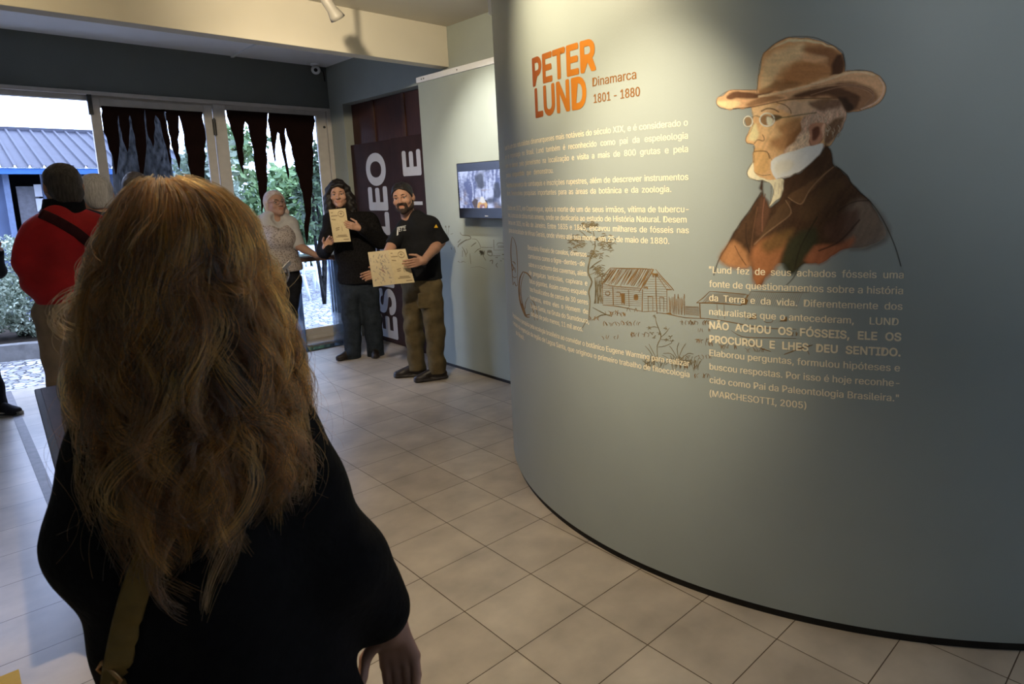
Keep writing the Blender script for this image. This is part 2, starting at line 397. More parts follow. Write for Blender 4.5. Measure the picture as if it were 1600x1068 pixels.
for i, (t, xr, cap, bold) in enumerate([('"Lund  fez  de  seus  achados  fósseis  uma', None, 0.0245, 0.014), ('fonte de questionamentos sobre a história', None, 0.0245, 0.014), ('da  Terra  e  da  vida.  Diferentemente  dos', None, 0.0245, 0.014),
        ('naturalistas que o antecederam,    LUND', 8.252, 0.0245, 0.016), ('NÃO  ACHOU  OS  FÓSSEIS,  ELE  OS', None, 0.0265, 0.026), ('PROCUROU E LHES DEU SENTIDO.', None, 0.0265, 0.026), ('Elaborou perguntas, formulou hipóteses e', None, 0.0245, 0.014),
        ('buscou respostas. Por isso é hoje reconhe-', None, 0.0245, 0.014), ('cido como Pai da Paleontologia Brasileira."', None, 0.0245, 0.014), ('(MARCHESOTTI, 2005)', sof(1260, 630), 0.0245, 0.014)]):
    q.line(t, QL, xr or QR, zof(1109, 620) + (9 - i) * (zof(1109, 424.5) - zof(1109, 617)) / 9 + 0.004, cap, bold)
q.build('quotation_lettering', M['cream_letter'], 'cream quotation in ten lines painted under the portrait on the curved wall', 'lettering')

# ---- the painted portrait: pigment laid on a fine grid over the wall
PS = 3.956
def poly_sd(pts, X, Y):
    P = np.array(pts, float); d = np.full(X.shape, 1e9); ins = np.zeros(X.shape, bool)
    n = len(P)
    for i in range(n):
        a = P[i]; b = P[(i + 1) % n]; e = b - a
        t = np.clip(((X - a[0]) * e[0] + (Y - a[1]) * e[1]) / (e @ e + 1e-9), 0, 1)
        d = np.minimum(d, (X - a[0] - t * e[0])**2 + (Y - a[1] - t * e[1])**2)
        c = ((a[1] > Y) != (b[1] > Y)) & (X < (b[0] - a[0]) * (Y - a[1]) / (b[1] - a[1] + 1e-12) + a[0]); ins ^= c
    d = np.sqrt(d); return np.where(ins, -d, d)
def line_d(pts, X, Y):
    P = np.array(pts, float); d = np.full(X.shape, 1e9)
    for a, b in zip(P[:-1], P[1:]):
        e = b - a; t = np.clip(((X - a[0]) * e[0] + (Y - a[1]) * e[1]) / (e @ e + 1e-9), 0, 1)
        d = np.minimum(d, (X - a[0] - t * e[0])**2 + (Y - a[1] - t * e[1])**2)
    return np.sqrt(d)
def smooth_pts(pts, n=4, closed=False):
    P = [np.array(p, float) for p in pts]; out = []; N = len(P)
    for i in range(N if closed else N - 1):
        p0 = P[(i - 1) % N] if closed else P[max(i - 1, 0)]; p1 = P[i]; p2 = P[(i + 1) % N]; p3 = P[(i + 2) % N] if closed else P[min(i + 2, N - 1)]
        for k in range(n):
            t = k / n; out.append(0.5 * ((2 * p1) + (-p0 + p2) * t + (2 * p0 - 5 * p1 + 4 * p2 - p3) * t * t + (-p0 + 3 * p1 - 3 * p2 + p3) * t**3))
    if not closed: out.append(P[-1])
    return out
def vnoise(X, Y, sx, sy, seed):
    r = np.random.RandomState(seed); G = r.rand(257, 257); u = X / sx; v = Y / sy
    i = np.floor(u).astype(int); j = np.floor(v).astype(int); fu = u - i; fv = v - j; fu = fu * fu * (3 - 2 * fu); fv = fv * fv * (3 - 2 * fv)
    g = lambda a, b: G[a % 257, b % 257]
    return g(i, j) * (1 - fu) * (1 - fv) + g(i + 1, j) * fu * (1 - fv) + g(i, j + 1) * (1 - fu) * fv + g(i + 1, j + 1) * fu * fv
PIG = np.array([0.54, 0.52, 0.48])
def pig(c): v = np.array(srgb(*c)); return np.minimum((0.80 * v + 0.20 * v.mean()) / PIG, 0.9)
def portrait():
    step = 4.4                                     # in crop units (PS per photo pixel)
    xs = np.arange(90, 1290, step); ys = np.arange(85, 1660, step); X, Y = np.meshgrid(xs, ys)
    C = np.tile(pig((120, 100, 70)), X.shape + (1,)); A = np.zeros(X.shape)
    Xw = X + 14 * (vnoise(X, Y, 40, 40, 1) - 0.5); Yw = Y + 14 * (vnoise(X, Y, 40, 40, 2) - 0.5)
    def put(a, col, nz=0.18, seed=3, sx=16, sy=60):
        nonlocal C, A
        k = 1 + nz * 2 * (0.6 * vnoise(X + 0.5 * Y, Y, sx, sy, seed) + 0.4 * vnoise(X, Y, 9, 9, seed + 7) - 0.5)
        c = pig(col)[None, None, :] * k[..., None]
        na = a + A * (1 - a); C = np.where(na[..., None] > 1e-4, (c * a[..., None] + C * (A * (1 - a))[..., None]) / np.maximum(na, 1e-4)[..., None], C); A = na
    def area(pts, col, feather=3.0, op=1.0, wob=True, sm=True, **k):
        if sm: pts = smooth_pts(pts, 3, True)
        d = poly_sd(pts, Xw if wob else X, Yw if wob else Y)
        t = np.clip(0.5 - d / (2 * feather), 0, 1); put(op * t * t * (3 - 2 * t), col, **k)
    def stroke(pts, col, wd=4.0, op=0.9, **k):
        d = line_d(smooth_pts(pts, 4), X, Y); t = np.clip(0.5 - (d - wd / 2) / 4.0, 0, 1); put(op * t, col, **k)
    # hat crown
    area([(372, 470), (372, 400), (385, 300), (400, 225), (440, 178), (500, 138), (560, 118), (640, 113), (720, 122), (800, 150), (860, 180), (895, 210), (905, 260), (908, 335), (800, 372), (640, 425), (470, 465)], (176, 122, 62), 3, sx=50, sy=14)
    area([(395, 300), (430, 230), (520, 185), (650, 150), (650, 240), (520, 300), (460, 420), (385, 430)], (204, 156, 98), 28, 0.9, sx=60, sy=14)
    area([(640, 180), (760, 165), (870, 195), (895, 290), (830, 350), (790, 270), (700, 215)], (118, 70, 24), 22, 0.9, sx=60, sy=14)
    area([(530, 400), (560, 315), (650, 260), (780, 275), (820, 345), (650, 405)], (150, 92, 28), 25, 0.85, sx=60, sy=12)
    area([(640, 210), (760, 225), (800, 255), (660, 260)], (190, 140, 85), 16, 0.7, sx=60, sy=10)
    area([(845, 240), (898, 215), (907, 325), (825, 350)], (66, 36, 10), 14, 0.95)
    area([(380, 450), (500, 385), (640, 395), (560, 430), (400, 470)], (120, 76, 28), 14, 0.7, sx=60, sy=12)
    area([(440, 190), (560, 125), (720, 130), (860, 185), (720, 145), (560, 142)], (210, 175, 125), 6, 0.7)
    # face and neck
    area([(345, 530), (560, 490), (860, 480), (915, 560), (910, 620), (870, 700), (830, 775), (770, 790), (560, 860), (480, 900), (490, 985), (430, 992), (365, 962), (344, 925), (352, 872), (346, 830), (350, 800), (345, 772), (305, 765), (298, 738), (312, 695), (335, 640), (345, 590)], (184, 138, 78), 3)
    area([(480, 670), (600, 610), (690, 640), (640, 730), (560, 800), (490, 810), (440, 760)], (146, 96, 40), 28, 0.9)
    area([(590, 690), (650, 650), (660, 720), (560, 790), (540, 780)], (118, 72, 24), 16, 0.8)
    area([(400, 620), (480, 660), (520, 720), (440, 740), (390, 690)], (196, 150, 88), 20, 0.8)
    area([(325, 690), (352, 640), (378, 690), (362, 742), (312, 746)], (210, 172, 112), 10, 0.9)
    area([(350, 800), (430, 825), (445, 900), (420, 950), (360, 950), (348, 900)], (176, 130, 62), 10, 0.9)
    area([(480, 545), (560, 510), (720, 500), (770, 520), (720, 590), (600, 600), (560, 575)], (176, 140, 100), 14, 0.9)
    area([(345, 540), (470, 520), (480, 560), (400, 590), (345, 600)], (196, 152, 96), 10, 0.8)
    # hair, whiskers, ear
    area([(650, 610), (760, 545), (860, 495), (916, 560), (908, 640), (862, 720), (818, 770), (782, 745), (800, 650), (735, 640), (695, 700), (702, 785), (560, 835), (528, 812), (600, 750), (640, 690)], (168, 130, 98), 6, 1, nz=0.45, sx=8, sy=26)
    area([(690, 510), (860, 488), (895, 540), (800, 560), (740, 560)], (92, 60, 34), 16, 0.9)
    area([(805, 650), (905, 600), (872, 705), (818, 772), (786, 765)], (86, 56, 24), 14, 0.9, nz=0.4, sx=10, sy=30)
    area([(560, 790), (680, 690), (700, 770), (600, 825), (550, 830)], (190, 160, 120), 10, 0.8, nz=0.5, sx=7, sy=14)
    for k in range(70):
        r = random.Random(k); x0 = r.uniform(660, 890); y0 = r.uniform(560, 700)
        if x0 < 720 and y0 > 640: continue
        stroke([(x0, y0), (x0 + r.uniform(-6, 14), y0 + 16), (x0 + r.uniform(-14, 6), y0 + 34)], r.choice([(200, 165, 130), (120, 85, 50), (205, 175, 140), (100, 68, 38)]), 2.2, 0.7)
    area([(692, 665), (735, 642), (790, 640), (782, 720), (742, 775), (702, 782), (690, 740)], (162, 106, 70), 4)
    area([(712, 685), (750, 660), (760, 690), (732, 740), (706, 742)], (84, 40, 14), 8, 0.95)
    area([(775, 650), (792, 650), (784, 715), (768, 740)], (196, 150, 110), 6, 0.8)
    stroke([(690, 745), (705, 782), (742, 775), (782, 722), (795, 640)], (92, 54, 26), 3)
    # hat brim
    area([(118, 512), (150, 468), (220, 440), (365, 440), (385, 462), (470, 450), (640, 412), (800, 362), (920, 322), (1000, 314), (1080, 328), (1140, 368), (1163, 420), (1150, 482), (1100, 530), (1000, 562), (930, 572), (900, 535), (862, 490), (700, 490), (540, 500), (350, 540), (220, 554), (150, 548)], (186, 136, 82), 3, sx=50, sy=14)
    area([(560, 492), (700, 440), (900, 385), (1010, 395), (1090, 440), (1110, 500), (1020, 552), (930, 570), (900, 525), (862, 490), (700, 488)], (126, 82, 42), 14, 0.95, sx=70, sy=10)
    area([(600, 462), (800, 412), (900, 425), (1000, 478), (985, 540), (932, 562), (895, 500), (800, 470), (640, 484)], (70, 40, 14), 14, 0.9, sx=70, sy=10)
    area([(870, 480), (930, 500), (960, 550), (925, 572), (895, 530)], (46, 26, 10), 10, 0.9)
    area([(178, 470), (250, 448), (345, 455), (400, 462), (470, 446), (420, 472), (330, 488), (200, 492)], (84, 46, 14), 7, 0.95)
    area([(300, 520), (400, 480), (540, 480), (400, 520), (320, 540)], (104, 62, 22), 10, 0.7)
    area([(125, 512), (170, 500), (260, 510), (240, 545), (160, 542)], (216, 168, 106), 10, 0.8)
    stroke([(380, 478), (500, 455), (640, 424), (800, 375), (920, 335), (1010, 326), (1090, 345)], (204, 158, 108), 14, 0.8)
    for q_ in range(5):
        o_ = q_ * 17; stroke([(700, 468 - o_ * 0.9), (850, 425 - o_ * 0.5), (960, 415 - o_ * 0.2), (1060, 450 - o_ * 0.4), (1090, 500 - o_ * 0.5), (1030, 545 - o_ * 0.2)], (86, 54, 28) if q_ % 2 else (150, 108, 72), 5, 0.6)
    stroke([(220, 552), (350, 540), (540, 500), (700, 489), (862, 488)], (70, 40, 14), 6, 0.85)
    stroke([(1000, 562), (1100, 530), (1150, 482), (1163, 420), (1140, 368), (1080, 328), (1000, 314), (920, 324)], (60, 45, 35), 3, 0.9)
    stroke([(1010, 556), (1090, 520), (1140, 470), (1150, 410), (1120, 360)], (190, 160, 135), 6, 0.7)
    stroke([(365, 440), (220, 438), (150, 466), (116, 512), (148, 552), (240, 554)], (70, 52, 30), 3, 0.8)
    stroke([(368, 452), (374, 370), (392, 255), (440, 180), (540, 118), (640, 108), (740, 118), (860, 176), (903, 218), (908, 325)], (64, 46, 24), 3.2, 0.85)
    # brow, eyes, spectacles, nose, mouth
    stroke([(395, 568), (430, 552), (470, 556), (500, 572)], (84, 52, 22), 8)
    stroke([(490, 515), (540, 530), (572, 560), (578, 582)], (104, 66, 32), 6)
    area([(455, 590), (500, 592), (525, 604), (500, 618), (470, 622)], (62, 44, 22), 5, 0.9)
    area([(390, 600), (430, 588), (462, 610), (455, 650), (410, 655), (388, 630)], (112, 78, 36), 6, 0.9)
    area([(430, 600), (462, 612), (458, 648), (432, 650)], (206, 190, 150), 6, 0.8)
    area([(292, 615), (312, 606), (334, 620), (330, 650), (306, 658)], (128, 98, 58), 5, 0.9)
    ring = lambda cx, cy, rx, ry: [(cx + rx * math.cos(a), cy + ry * math.sin(a)) for a in np.linspace(0, 2 * math.pi, 22)]
    for rg in (ring(430, 621, 45, 40), ring(312, 632, 28, 33)):
        stroke(rg, (206, 194, 160), 8); stroke([(x + 3, y + 3) for x, y in rg], (80, 62, 36), 2, 0.6)
    stroke([(340, 605), (360, 596), (386, 605)], (120, 96, 60), 6)
    stroke([(475, 615), (560, 603), (640, 590), (735, 577)], (74, 66, 28), 6)
    stroke([(346, 640), (330, 690), (308, 715), (299, 738), (306, 764), (345, 771)], (86, 58, 30), 3)
    stroke([(350, 768), (372, 745), (405, 752), (412, 735), (402, 715)], (84, 52, 22), 5)
    stroke([(346, 785), (350, 812), (346, 830), (352, 868), (343, 905), (352, 945), (400, 965), (450, 960)], (84, 60, 32), 3.5)
    stroke([(350, 818), (385, 814), (425, 818), (438, 835), (445, 860)], (64, 40, 16), 5)
    stroke([(440, 830), (470, 900), (490, 980)], (110, 76, 40), 3)
    # cravat and collar
    area([(346, 880), (318, 915), (308, 950), (320, 975), (360, 992), (415, 1000), (448, 1012), (470, 1060), (456, 1110), (440, 1160), (480, 1120), (525, 1080), (532, 1000), (492, 985), (430, 990), (372, 966), (346, 930)], (200, 174, 134), 3)
    stroke([(346, 880), (316, 918), (306, 952), (322, 978), (380, 1000), (430, 1004)], (70, 56, 34), 3)
    for a_, b_ in (((480, 1010), (470, 1090)), ((505, 1010), (500, 1080)), ((455, 1030), (452, 1140)), ((520, 1000), (515, 1070))): stroke([a_, b_], (116, 88, 56), 3, 0.7)
    area([(455, 880), (560, 822), (690, 785), (775, 768), (770, 812), (720, 872), (622, 950), (490, 986)], (208, 188, 168), 3, nz=0.06)
    area([(480, 900), (560, 870), (600, 900), (520, 960), (492, 960)], (206, 176, 146), 16, 0.6, nz=0.06)
    stroke([(490, 985), (622, 950), (720, 872), (770, 812), (776, 768)], (130, 104, 84), 3)
    # coat with washed-out lower edge
    area([(402, 998), (385, 1040), (395, 1068), (330, 1170), (250, 1280), (190, 1390), (140, 1470), (200, 1500), (330, 1520), (370, 1640), (400, 1620), (440, 1520), (560, 1510), (590, 1560), (640, 1520), (760, 1470), (900, 1410), (1000, 1390), (1100, 1340), (1120, 1230), (1060, 1120), (960, 1022), (925, 965), (850, 910), (832, 830), (790, 772), (772, 812), (700, 892), (622, 958), (530, 992), (520, 1085), (442, 1168), (405, 1100)], (62, 38, 15), 10, 1, nz=0.3)
    area([(940, 1150), (1050, 1120), (1150, 1240), (1175, 1340), (1090, 1400), (950, 1420), (900, 1330)], (112, 92, 72), 34, 0.75)
    area([(140, 1470), (230, 1370), (320, 1480), (300, 1540), (180, 1520)], (156, 100, 44), 26, 0.85)
    area([(340, 1420), (460, 1340), (560, 1380), (500, 1520), (420, 1600), (360, 1650), (345, 1560)], (146, 84, 28), 28, 0.9)
    area([(400, 1380), (520, 1310), (600, 1300), (540, 1400), (430, 1440)], (96, 66, 18), 26, 0.85)
    area([(520, 1500), (580, 1350), (720, 1290), (740, 1400), (650, 1500), (590, 1575)], (44, 44, 20), 24, 0.9)
    area([(660, 1490), (730, 1400), (860, 1390), (965, 1340), (960, 1390), (850, 1450), (750, 1510)], (144, 76, 28), 18, 0.9)
    area([(780, 1300), (900, 1200), (1000, 1180), (960, 1300), (860, 1390)], (74, 44, 26), 24, 0.8)
    area([(620, 1180), (700, 1090), (860, 990), (900, 1040), (760, 1180), (680, 1260)], (76, 50, 20), 26, 0.8)
    area([(400, 1090), (450, 1180), (420, 1260), (390, 1330), (360, 1320), (372, 1180)], (84, 50, 26), 14, 0.8)
    area([(560, 1102), (642, 1138), (700, 1060), (820, 925), (720, 990), (600, 1060)], (88, 58, 26), 8, 0.9)
    area([(545, 1120), (576, 1195), (470, 1290), (385, 1350), (430, 1260)], (78, 52, 24), 8, 0.9)
    area([(545, 990), (640, 960), (780, 840), (826, 850), (700, 980), (560, 1080)], (60, 36, 14), 8, 0.8)
    for pts, c_, w_ in (([(560, 1100), (600, 1128), (645, 1138), (690, 1060), (760, 980), (840, 912)], (136, 100, 62), 5), ([(545, 1120), (578, 1196), (500, 1265), (420, 1325), (350, 1392)], (130, 96, 62), 5),
                       ([(418, 1080), (402, 1200), (400, 1310)], (126, 76, 48), 5), ([(370, 1160), (345, 1300), (330, 1420)], (104, 64, 32), 4), ([(300, 1260), (300, 1360), (320, 1440)], (40, 22, 10), 6),
                       ([(230, 1400), (260, 1460), (300, 1520)], (66, 36, 14), 5), ([(740, 1220), (640, 1400), (600, 1540)], (30, 26, 12), 8), ([(860, 1190), (960, 1130), (1060, 1120)], (40, 24, 12), 6), ([(750, 1430), (880, 1370), (1000, 1240)], (48, 26, 12), 10)):
        stroke(pts, c_, w_, 0.8)
    stroke([(855, 908), (925, 965), (960, 1030), (1070, 1130), (1140, 1230), (1190, 1330), (1230, 1430), (1256, 1525)], (40, 28, 18), 5)
    stroke([(392, 1070), (330, 1170), (250, 1280), (190, 1390), (130, 1490), (100, 1580)], (48, 32, 18), 5)
    stroke([(335, 1500), (345, 1600)], (110, 70, 30), 4); stroke([(620, 1540), (590, 1600), (510, 1680)], (50, 44, 28), 4)
    idx = -np.ones(X.shape, int); keepv = A > 0.02
    kv = keepv.copy(); kv[:-1] |= keepv[1:]; kv[1:] |= keepv[:-1]; kv[:, :-1] |= kv[:, 1:]; kv[:, 1:] |= kv[:, :-1]
    idx[kv] = np.arange(kv.sum())
    xs_, ys_ = X[kv] / PS + 1090, Y[kv] / PS + 30
    V = [cyl_pt(*on_cyl(a, b), 0.0004) for a, b in zip(xs_, ys_)]
    quad = kv[:-1, :-1] & kv[1:, :-1] & kv[:-1, 1:] & kv[1:, 1:]
    Fc = np.stack([idx[:-1, :-1][quad], idx[1:, :-1][quad], idx[1:, 1:][quad], idx[:-1, 1:][quad]], 1)
    paint = np.concatenate([np.clip(C[kv], 0, 1), A[kv][:, None]], 1)
    M['pigment'] = attr_mat('mural_pigment', 0.6, 0.25, alpha=True)
    return mesh_obj('painted_portrait', V, Fc.tolist(), M['pigment'], paint=paint, smooth=True)
tag(portrait(), 'painted profile of an old man in broad-brimmed brown hat and spectacles on the curved wall', 'mural')

# ---- the drawn landscape: thin brown strokes
M['ink'] = mat('brown_wall_ink', (0.215, 0.125, 0.045), 0.7, 0.2, noise=0.3, nscale=30)
M['ink2'] = mat('grey_brown_wall_ink', (0.185, 0.15, 0.085), 0.7, 0.2, noise=0.3, nscale=30)
class Ink:
    def __init__(s, proj, off=None): s.proj = proj; s.v = []; s.f = []
    def stroke(s, pts, w=1.2, taper=True, sm=3):
        P = smooth_pts(pts, sm) if len(pts) > 2 else [np.array(p, float) for p in pts]
        n = len(s.v)
        for i, p in enumerate(P):
            t = P[min(i + 1, len(P) - 1)] - P[max(i - 1, 0)]; L_ = np.hypot(*t) + 1e-6; nrm = np.array([-t[1], t[0]]) / L_
            k = w / 2 * (0.45 + 0.55 * math.sin(math.pi * (i + 0.3) / (len(P) - 0.4)) if taper else 1)
            s.v.append(s.proj(*(p + nrm * k))); s.v.append(s.proj(*(p - nrm * k)))
        for i in range(len(P) - 1): s.f.append((n + 2 * i, n + 2 * i + 1, n + 2 * i + 3, n + 2 * i + 2))
    def build(s, name, m, label, cat='mural', parent=None):
        o = mesh_obj(name, s.v, s.f, m)
        return keep(o, parent) if parent else tag(o, label, cat)
cylp = lambda x, y: cyl_pt(*on_cyl(x, y), 0.0006)
R = random.Random(5)
LAND = empty('painted_landscape', cyl_pt(7.3, 1.0, 0.002), 'brown line drawing of thatched huts, tree, shrubs and fossils along the curved wall', 'mural')
def crop(ox, oy, k): return lambda pts: [(ox + a / k, oy + b / k) for a, b in pts]
cA = crop(900, 400, 6.673)
ink = Ink(cylp)
S = lambda pts, w=1.1: ink.stroke(cA(pts), w)
for p, w in (([(360, 122), (520, 128), (680, 130), (812, 138)], 1.6), ([(360, 122), (300, 190), (255, 250)], 1.3), ([(812, 138), (760, 220), (690, 320), (660, 372)], 1.6), ([(830, 135), (900, 220), (1000, 330), (1020, 360)], 1.6),
             ([(838, 170), (900, 240), (985, 340)], 1.0), ([(795, 175), (740, 250), (690, 330)], 1.0), ([(255, 280), (380, 310), (520, 322), (690, 335)], 1.1), ([(278, 290), (280, 500)], 1.2), ([(385, 318), (390, 510)], 1.8), ([(548, 350), (556, 530)], 1.2),
             ([(695, 345), (690, 580)], 1.8), ([(830, 180), (836, 400), (845, 600)], 1.6), ([(948, 350), (950, 580)], 1.3), ([(700, 578), (840, 572)], 1.1), ([(840, 590), (950, 600), (1140, 640), (1390, 650)], 1.2), ([(280, 510), (450, 525), (690, 575)], 1.3),
             ([(940, 345), (1000, 348)], 2.2), ([(700, 330), (745, 325), (740, 345)], 1.8), ([(752, 425), (755, 575)], 1.1), ([(800, 425), (802, 570)], 1.1), ([(745, 420), (805, 424)], 1.5), ([(872, 428), (878, 575)], 1.1), ([(915, 430), (915, 580)], 1.1), ([(870, 426), (918, 428)], 1.5),
             ([(608, 405), (640, 405), (640, 450), (610, 450), (608, 405)], 1.8), ([(310, 370), (350, 372), (348, 405), (312, 403), (310, 370)], 1.2), ([(420, 375), (460, 378), (458, 420), (420, 415)], 1.1), ([(1140, 525), (1280, 530)], 1.3), ([(1290, 490), (1295, 640)], 1.5), ([(530, 575), (545, 535), (570, 578)], 1.0), ([(610, 580), (625, 540), (640, 582)], 1.0)):
    S(p, w)
for k in range(34):                                    # thatch
    t = k / 33; x0 = 365 + t * 440; S([(x0, 128 + R.uniform(-4, 8)), (x0 - 45 + R.uniform(-10, 10), 205 + 8 * t), (x0 - 100 + R.uniform(-14, 8), 285 + 40 * t + R.uniform(-14, 10))], R.uniform(0.6, 1.5))
for k in range(30): x0 = 265 + k * 14; S([(x0, 300 + k * 1.2), (x0 - 6, 322 + k * 1.2 + R.uniform(0, 10))], 0.8)
for k in range(9):                                     # wall boards
    y0 = 345 + k * 20; S([(282, y0 - 8), (480, y0), (690, y0 + 14)], 0.6); 
for k in range(14):
    y0 = 215 + k * 25; xl = max(705, 835 - (y0 - 150) * 0.75); xr = min(948, 838 + (y0 - 150) * 0.75); S([(xl, y0), (832, y0 - 1)], 0.55); S([(838, y0), (xr, y0 + 3)], 0.55)
for k in range(10): S([(470 + k * 4, 392 + R.uniform(-4, 4)), (480 + k * 3, 500 + R.uniform(-20, 10))], 1.4)      # dark door
for k in range(8): S([(612 + k * 3.4, 408), (614 + k * 3.2, 448)], 0.9)
for k in range(9): S([(795 + k * 7, 178 + R.uniform(-5, 5)), (805 + k * 6, 215 + R.uniform(-15, 10))], 1.5)
for k in range(6): S([(850 + k * 14, 200 + k * 22), (868 + k * 14, 235 + k * 20)], 1.2)
for k in range(17): x0 = 970 + k * 10; S([(x0, 410 + R.uniform(-14, 25) + k), (x0 + 4, 500), (x0 + R.uniform(-4, 10), 600 + k)], R.uniform(0.6, 1.1))     # fence stakes
for x0 in (1030, 1065, 1130): S([(x0, 395), (x0 + 2, 440)], 1.7)
for k in range(8): S([(1140, 535 + k * 10), (1285, 540 + k * 11)], 0.8)
for k in range(6): S([(945 + k * 8, 590), (960 + k * 7, 606)], 1.6)
cB = crop(1000, 440, 5.333); S2 = lambda pts, w=1.0: ink.stroke(cB(pts), w)
for p, w in (([(580, 80), (530, 130), (470, 175)], 1.2), ([(580, 80), (760, 92), (900, 108)], 1.2), ([(470, 175), (640, 178), (850, 195)], 1.8), ([(900, 108), (840, 195)], 1.8), ([(925, 80), (1100, 85), (1410, 90)], 0.9), ([(925, 80), (890, 140), (880, 190)], 1.0), ([(500, 180), (505, 300)], 1.3), ([(640, 185), (650, 300)], 0.9), ([(700, 190), (705, 310)], 0.9),
             ([(880, 250), (885, 320)], 0.9), ([(500, 300), (700, 325), (1000, 380), (1300, 395)], 1.3), ([(1040, 290), (1100, 292), (1100, 335), (1040, 333), (1040, 290)], 0.8), ([(760, 405), (850, 455), (1000, 465), (1300, 470)], 1.0), ([(870, 490), (1000, 550), (1090, 580)], 1.4), ([(1200, 605), (1320, 560), (1440, 525)], 1.6), ([(1390, 560), (1410, 605)], 1.2), ([(940, 540), (960, 580)], 1.2)): S2(p, w)
for k in range(22): x0 = 590 + k * 14; S2([(x0, 92), (x0 - 40, 140), (x0 - 75 + R.uniform(-8, 8), 178)], 0.6)
for k in range(26): x0 = 930 + k * 17; S2([(x0, 90), (x0 - 25, 140), (x0 - 50, 195 + k)], 0.4)
for k in range(8): S2([(860 + k * 6, 130 + k * 3), (850 + k * 5, 190)], 1.4)
for x0, y0 in ((910, 310), (1165, 330)):
    for k in range(7): S2([(x0 + k * 9, y0), (x0 + 60, y0 - 42 + k * 6)], 1.2)
def tuft(px, py, n=8, h=8, w=14, m=None):
    for k in range(n):
        x = px + R.uniform(-w, w); ink.stroke([(x, py + R.uniform(-1, 1)), (x + R.uniform(-2, 2), py - h * R.uniform(0.3, 0.6)), (x + R.uniform(-4, 4), py - h * R.uniform(0.6, 1))], R.uniform(0.6, 1.1))
for a in ((955, 492, 8), (965, 494, 8), (985, 508, 12), (955, 509, 9), (1000, 526, 10), (953, 530, 5), (1070, 507, 12), (1095, 507, 10), (1100, 535, 10), (1112, 540, 8), (1180, 550, 8), (1105, 518, 5), (1250, 525, 7), (1075, 575, 9), (1100, 590, 8), (925, 500, 6), (1140, 545, 9), (1100, 560, 6)): tuft(*a)
ink.build('drawn_farmstead', M['ink'], None, parent=LAND)
ink = Ink(cylp)
for p, w in (([(920, 500), (922, 470), (920, 455), (925, 440), (919, 425), (922, 405), (930, 385), (927, 360)], 2.4), ([(921, 420), (930, 412), (940, 406)], 1.6), ([(919, 430), (932, 424), (938, 415)], 1.2), ([(926, 380), (912, 365), (905, 360)], 1.3), ([(928, 372), (945, 378), (955, 385)], 1.2), ([(925, 500), (940, 492), (955, 492)], 1.6), ([(926, 480), (945, 490), (956, 494)], 1.5), ([(917, 500), (910, 512)], 1.3)): ink.stroke(p, w)
for cx_, cy_, rx, ry, n in ((905, 380, 16, 12, 46), (925, 352, 14, 8, 30), (945, 380, 14, 14, 46), (930, 398, 14, 8, 26), (935, 420, 8, 6, 16), (940, 432, 10, 10, 20), (898, 372, 8, 6, 12), (912, 355, 10, 6, 12)):
    for k in range(n):
        x = R.gauss(cx_, rx * 0.5); y = R.gauss(cy_, ry * 0.5); ink.stroke([(x - 3, y + R.uniform(-2, 2)), (x, y - R.uniform(0, 2)), (x + 3.4, y + R.uniform(-2, 2))], R.uniform(0.7, 1.6))
for k in range(26): x = 928 + R.uniform(0, 16); ink.stroke([(x, 432 + R.uniform(0, 14)), (x + R.uniform(-2, 2), 455), (x + R.uniform(-3, 3), 474)], 0.7)
ink.build('drawn_tree', M['ink2'], None, parent=LAND)
ink = Ink(cylp)
for p, w in (([(1028, 562), (1027, 540), (1033, 525), (1026, 505), (1024, 494)], 1.5), ([(1032, 527), (1040, 520), (1046, 512)], 1.0), ([(1029, 512), (1022, 510), (1015, 512)], 1.0), ([(1033, 530), (1044, 530)], 1.0), ([(1028, 542), (1040, 540), (1050, 535)], 1.0), ([(1022, 560), (1015, 548), (1008, 540)], 1.1), ([(1026, 560), (1018, 545), (1014, 537)], 1.0), ([(1061, 562), (1058, 545), (1061, 535)], 1.2),
             ([(1060, 560), (1066, 545), (1072, 536)], 1.2), ([(1062, 562), (1075, 552), (1084, 553)], 1.1), ([(1058, 562), (1048, 552), (1036, 552)], 1.1), ([(1063, 565), (1072, 562), (1082, 568)], 1.1), ([(1060, 562), (1050, 545), (1046, 540)], 1.0)): ink.stroke(p, w)
for cx_, cy_ in ((1014, 512), (1041, 512), (1024, 494), (1030, 520), (1022, 526), (1042, 531), (1050, 533), (1018, 520), (1048, 526)):
    for k in range(7): a = R.uniform(0, 6.28); ink.stroke([(cx_, cy_), (cx_ + 4 * math.cos(a), cy_ + 3 * math.sin(a))], 0.9)
for k in range(70): x = R.uniform(1005, 1092); ink.stroke([(x, 572 + R.uniform(-8, 8)), (x + R.uniform(-4, 4), 566 + R.uniform(-8, 6)), (x + R.uniform(-8, 8), 560 + R.uniform(-6, 6))], 0.8)
ink.build('drawn_shrub', M['ink2'], None, parent=LAND)
ink = Ink(cylp)
cC = crop(780, 370, 6.28); S3 = lambda pts, w=1.0: ink.stroke(cC(pts), w)
for p, w in (([(235, 340), (205, 400), (195, 500), (205, 620), (235, 720), (265, 780), (300, 785)], 2.6), ([(235, 340), (280, 360), (318, 410)], 2.0), ([(250, 350), (222, 430), (212, 520), (222, 620), (250, 710), (262, 640), (290, 590)], 1.2), ([(300, 600), (340, 640), (370, 720), (375, 820)], 1.0), ([(310, 640), (335, 720), (350, 820)], 1.0), ([(240, 700), (262, 770)], 2.4), ([(225, 650), (250, 750)], 2.2), ([(250, 770), (300, 760)], 2.4)): S3(p, w)
ink.build('drawn_tusk', M['ink'], None, parent=LAND)
ink = Ink(cylp)
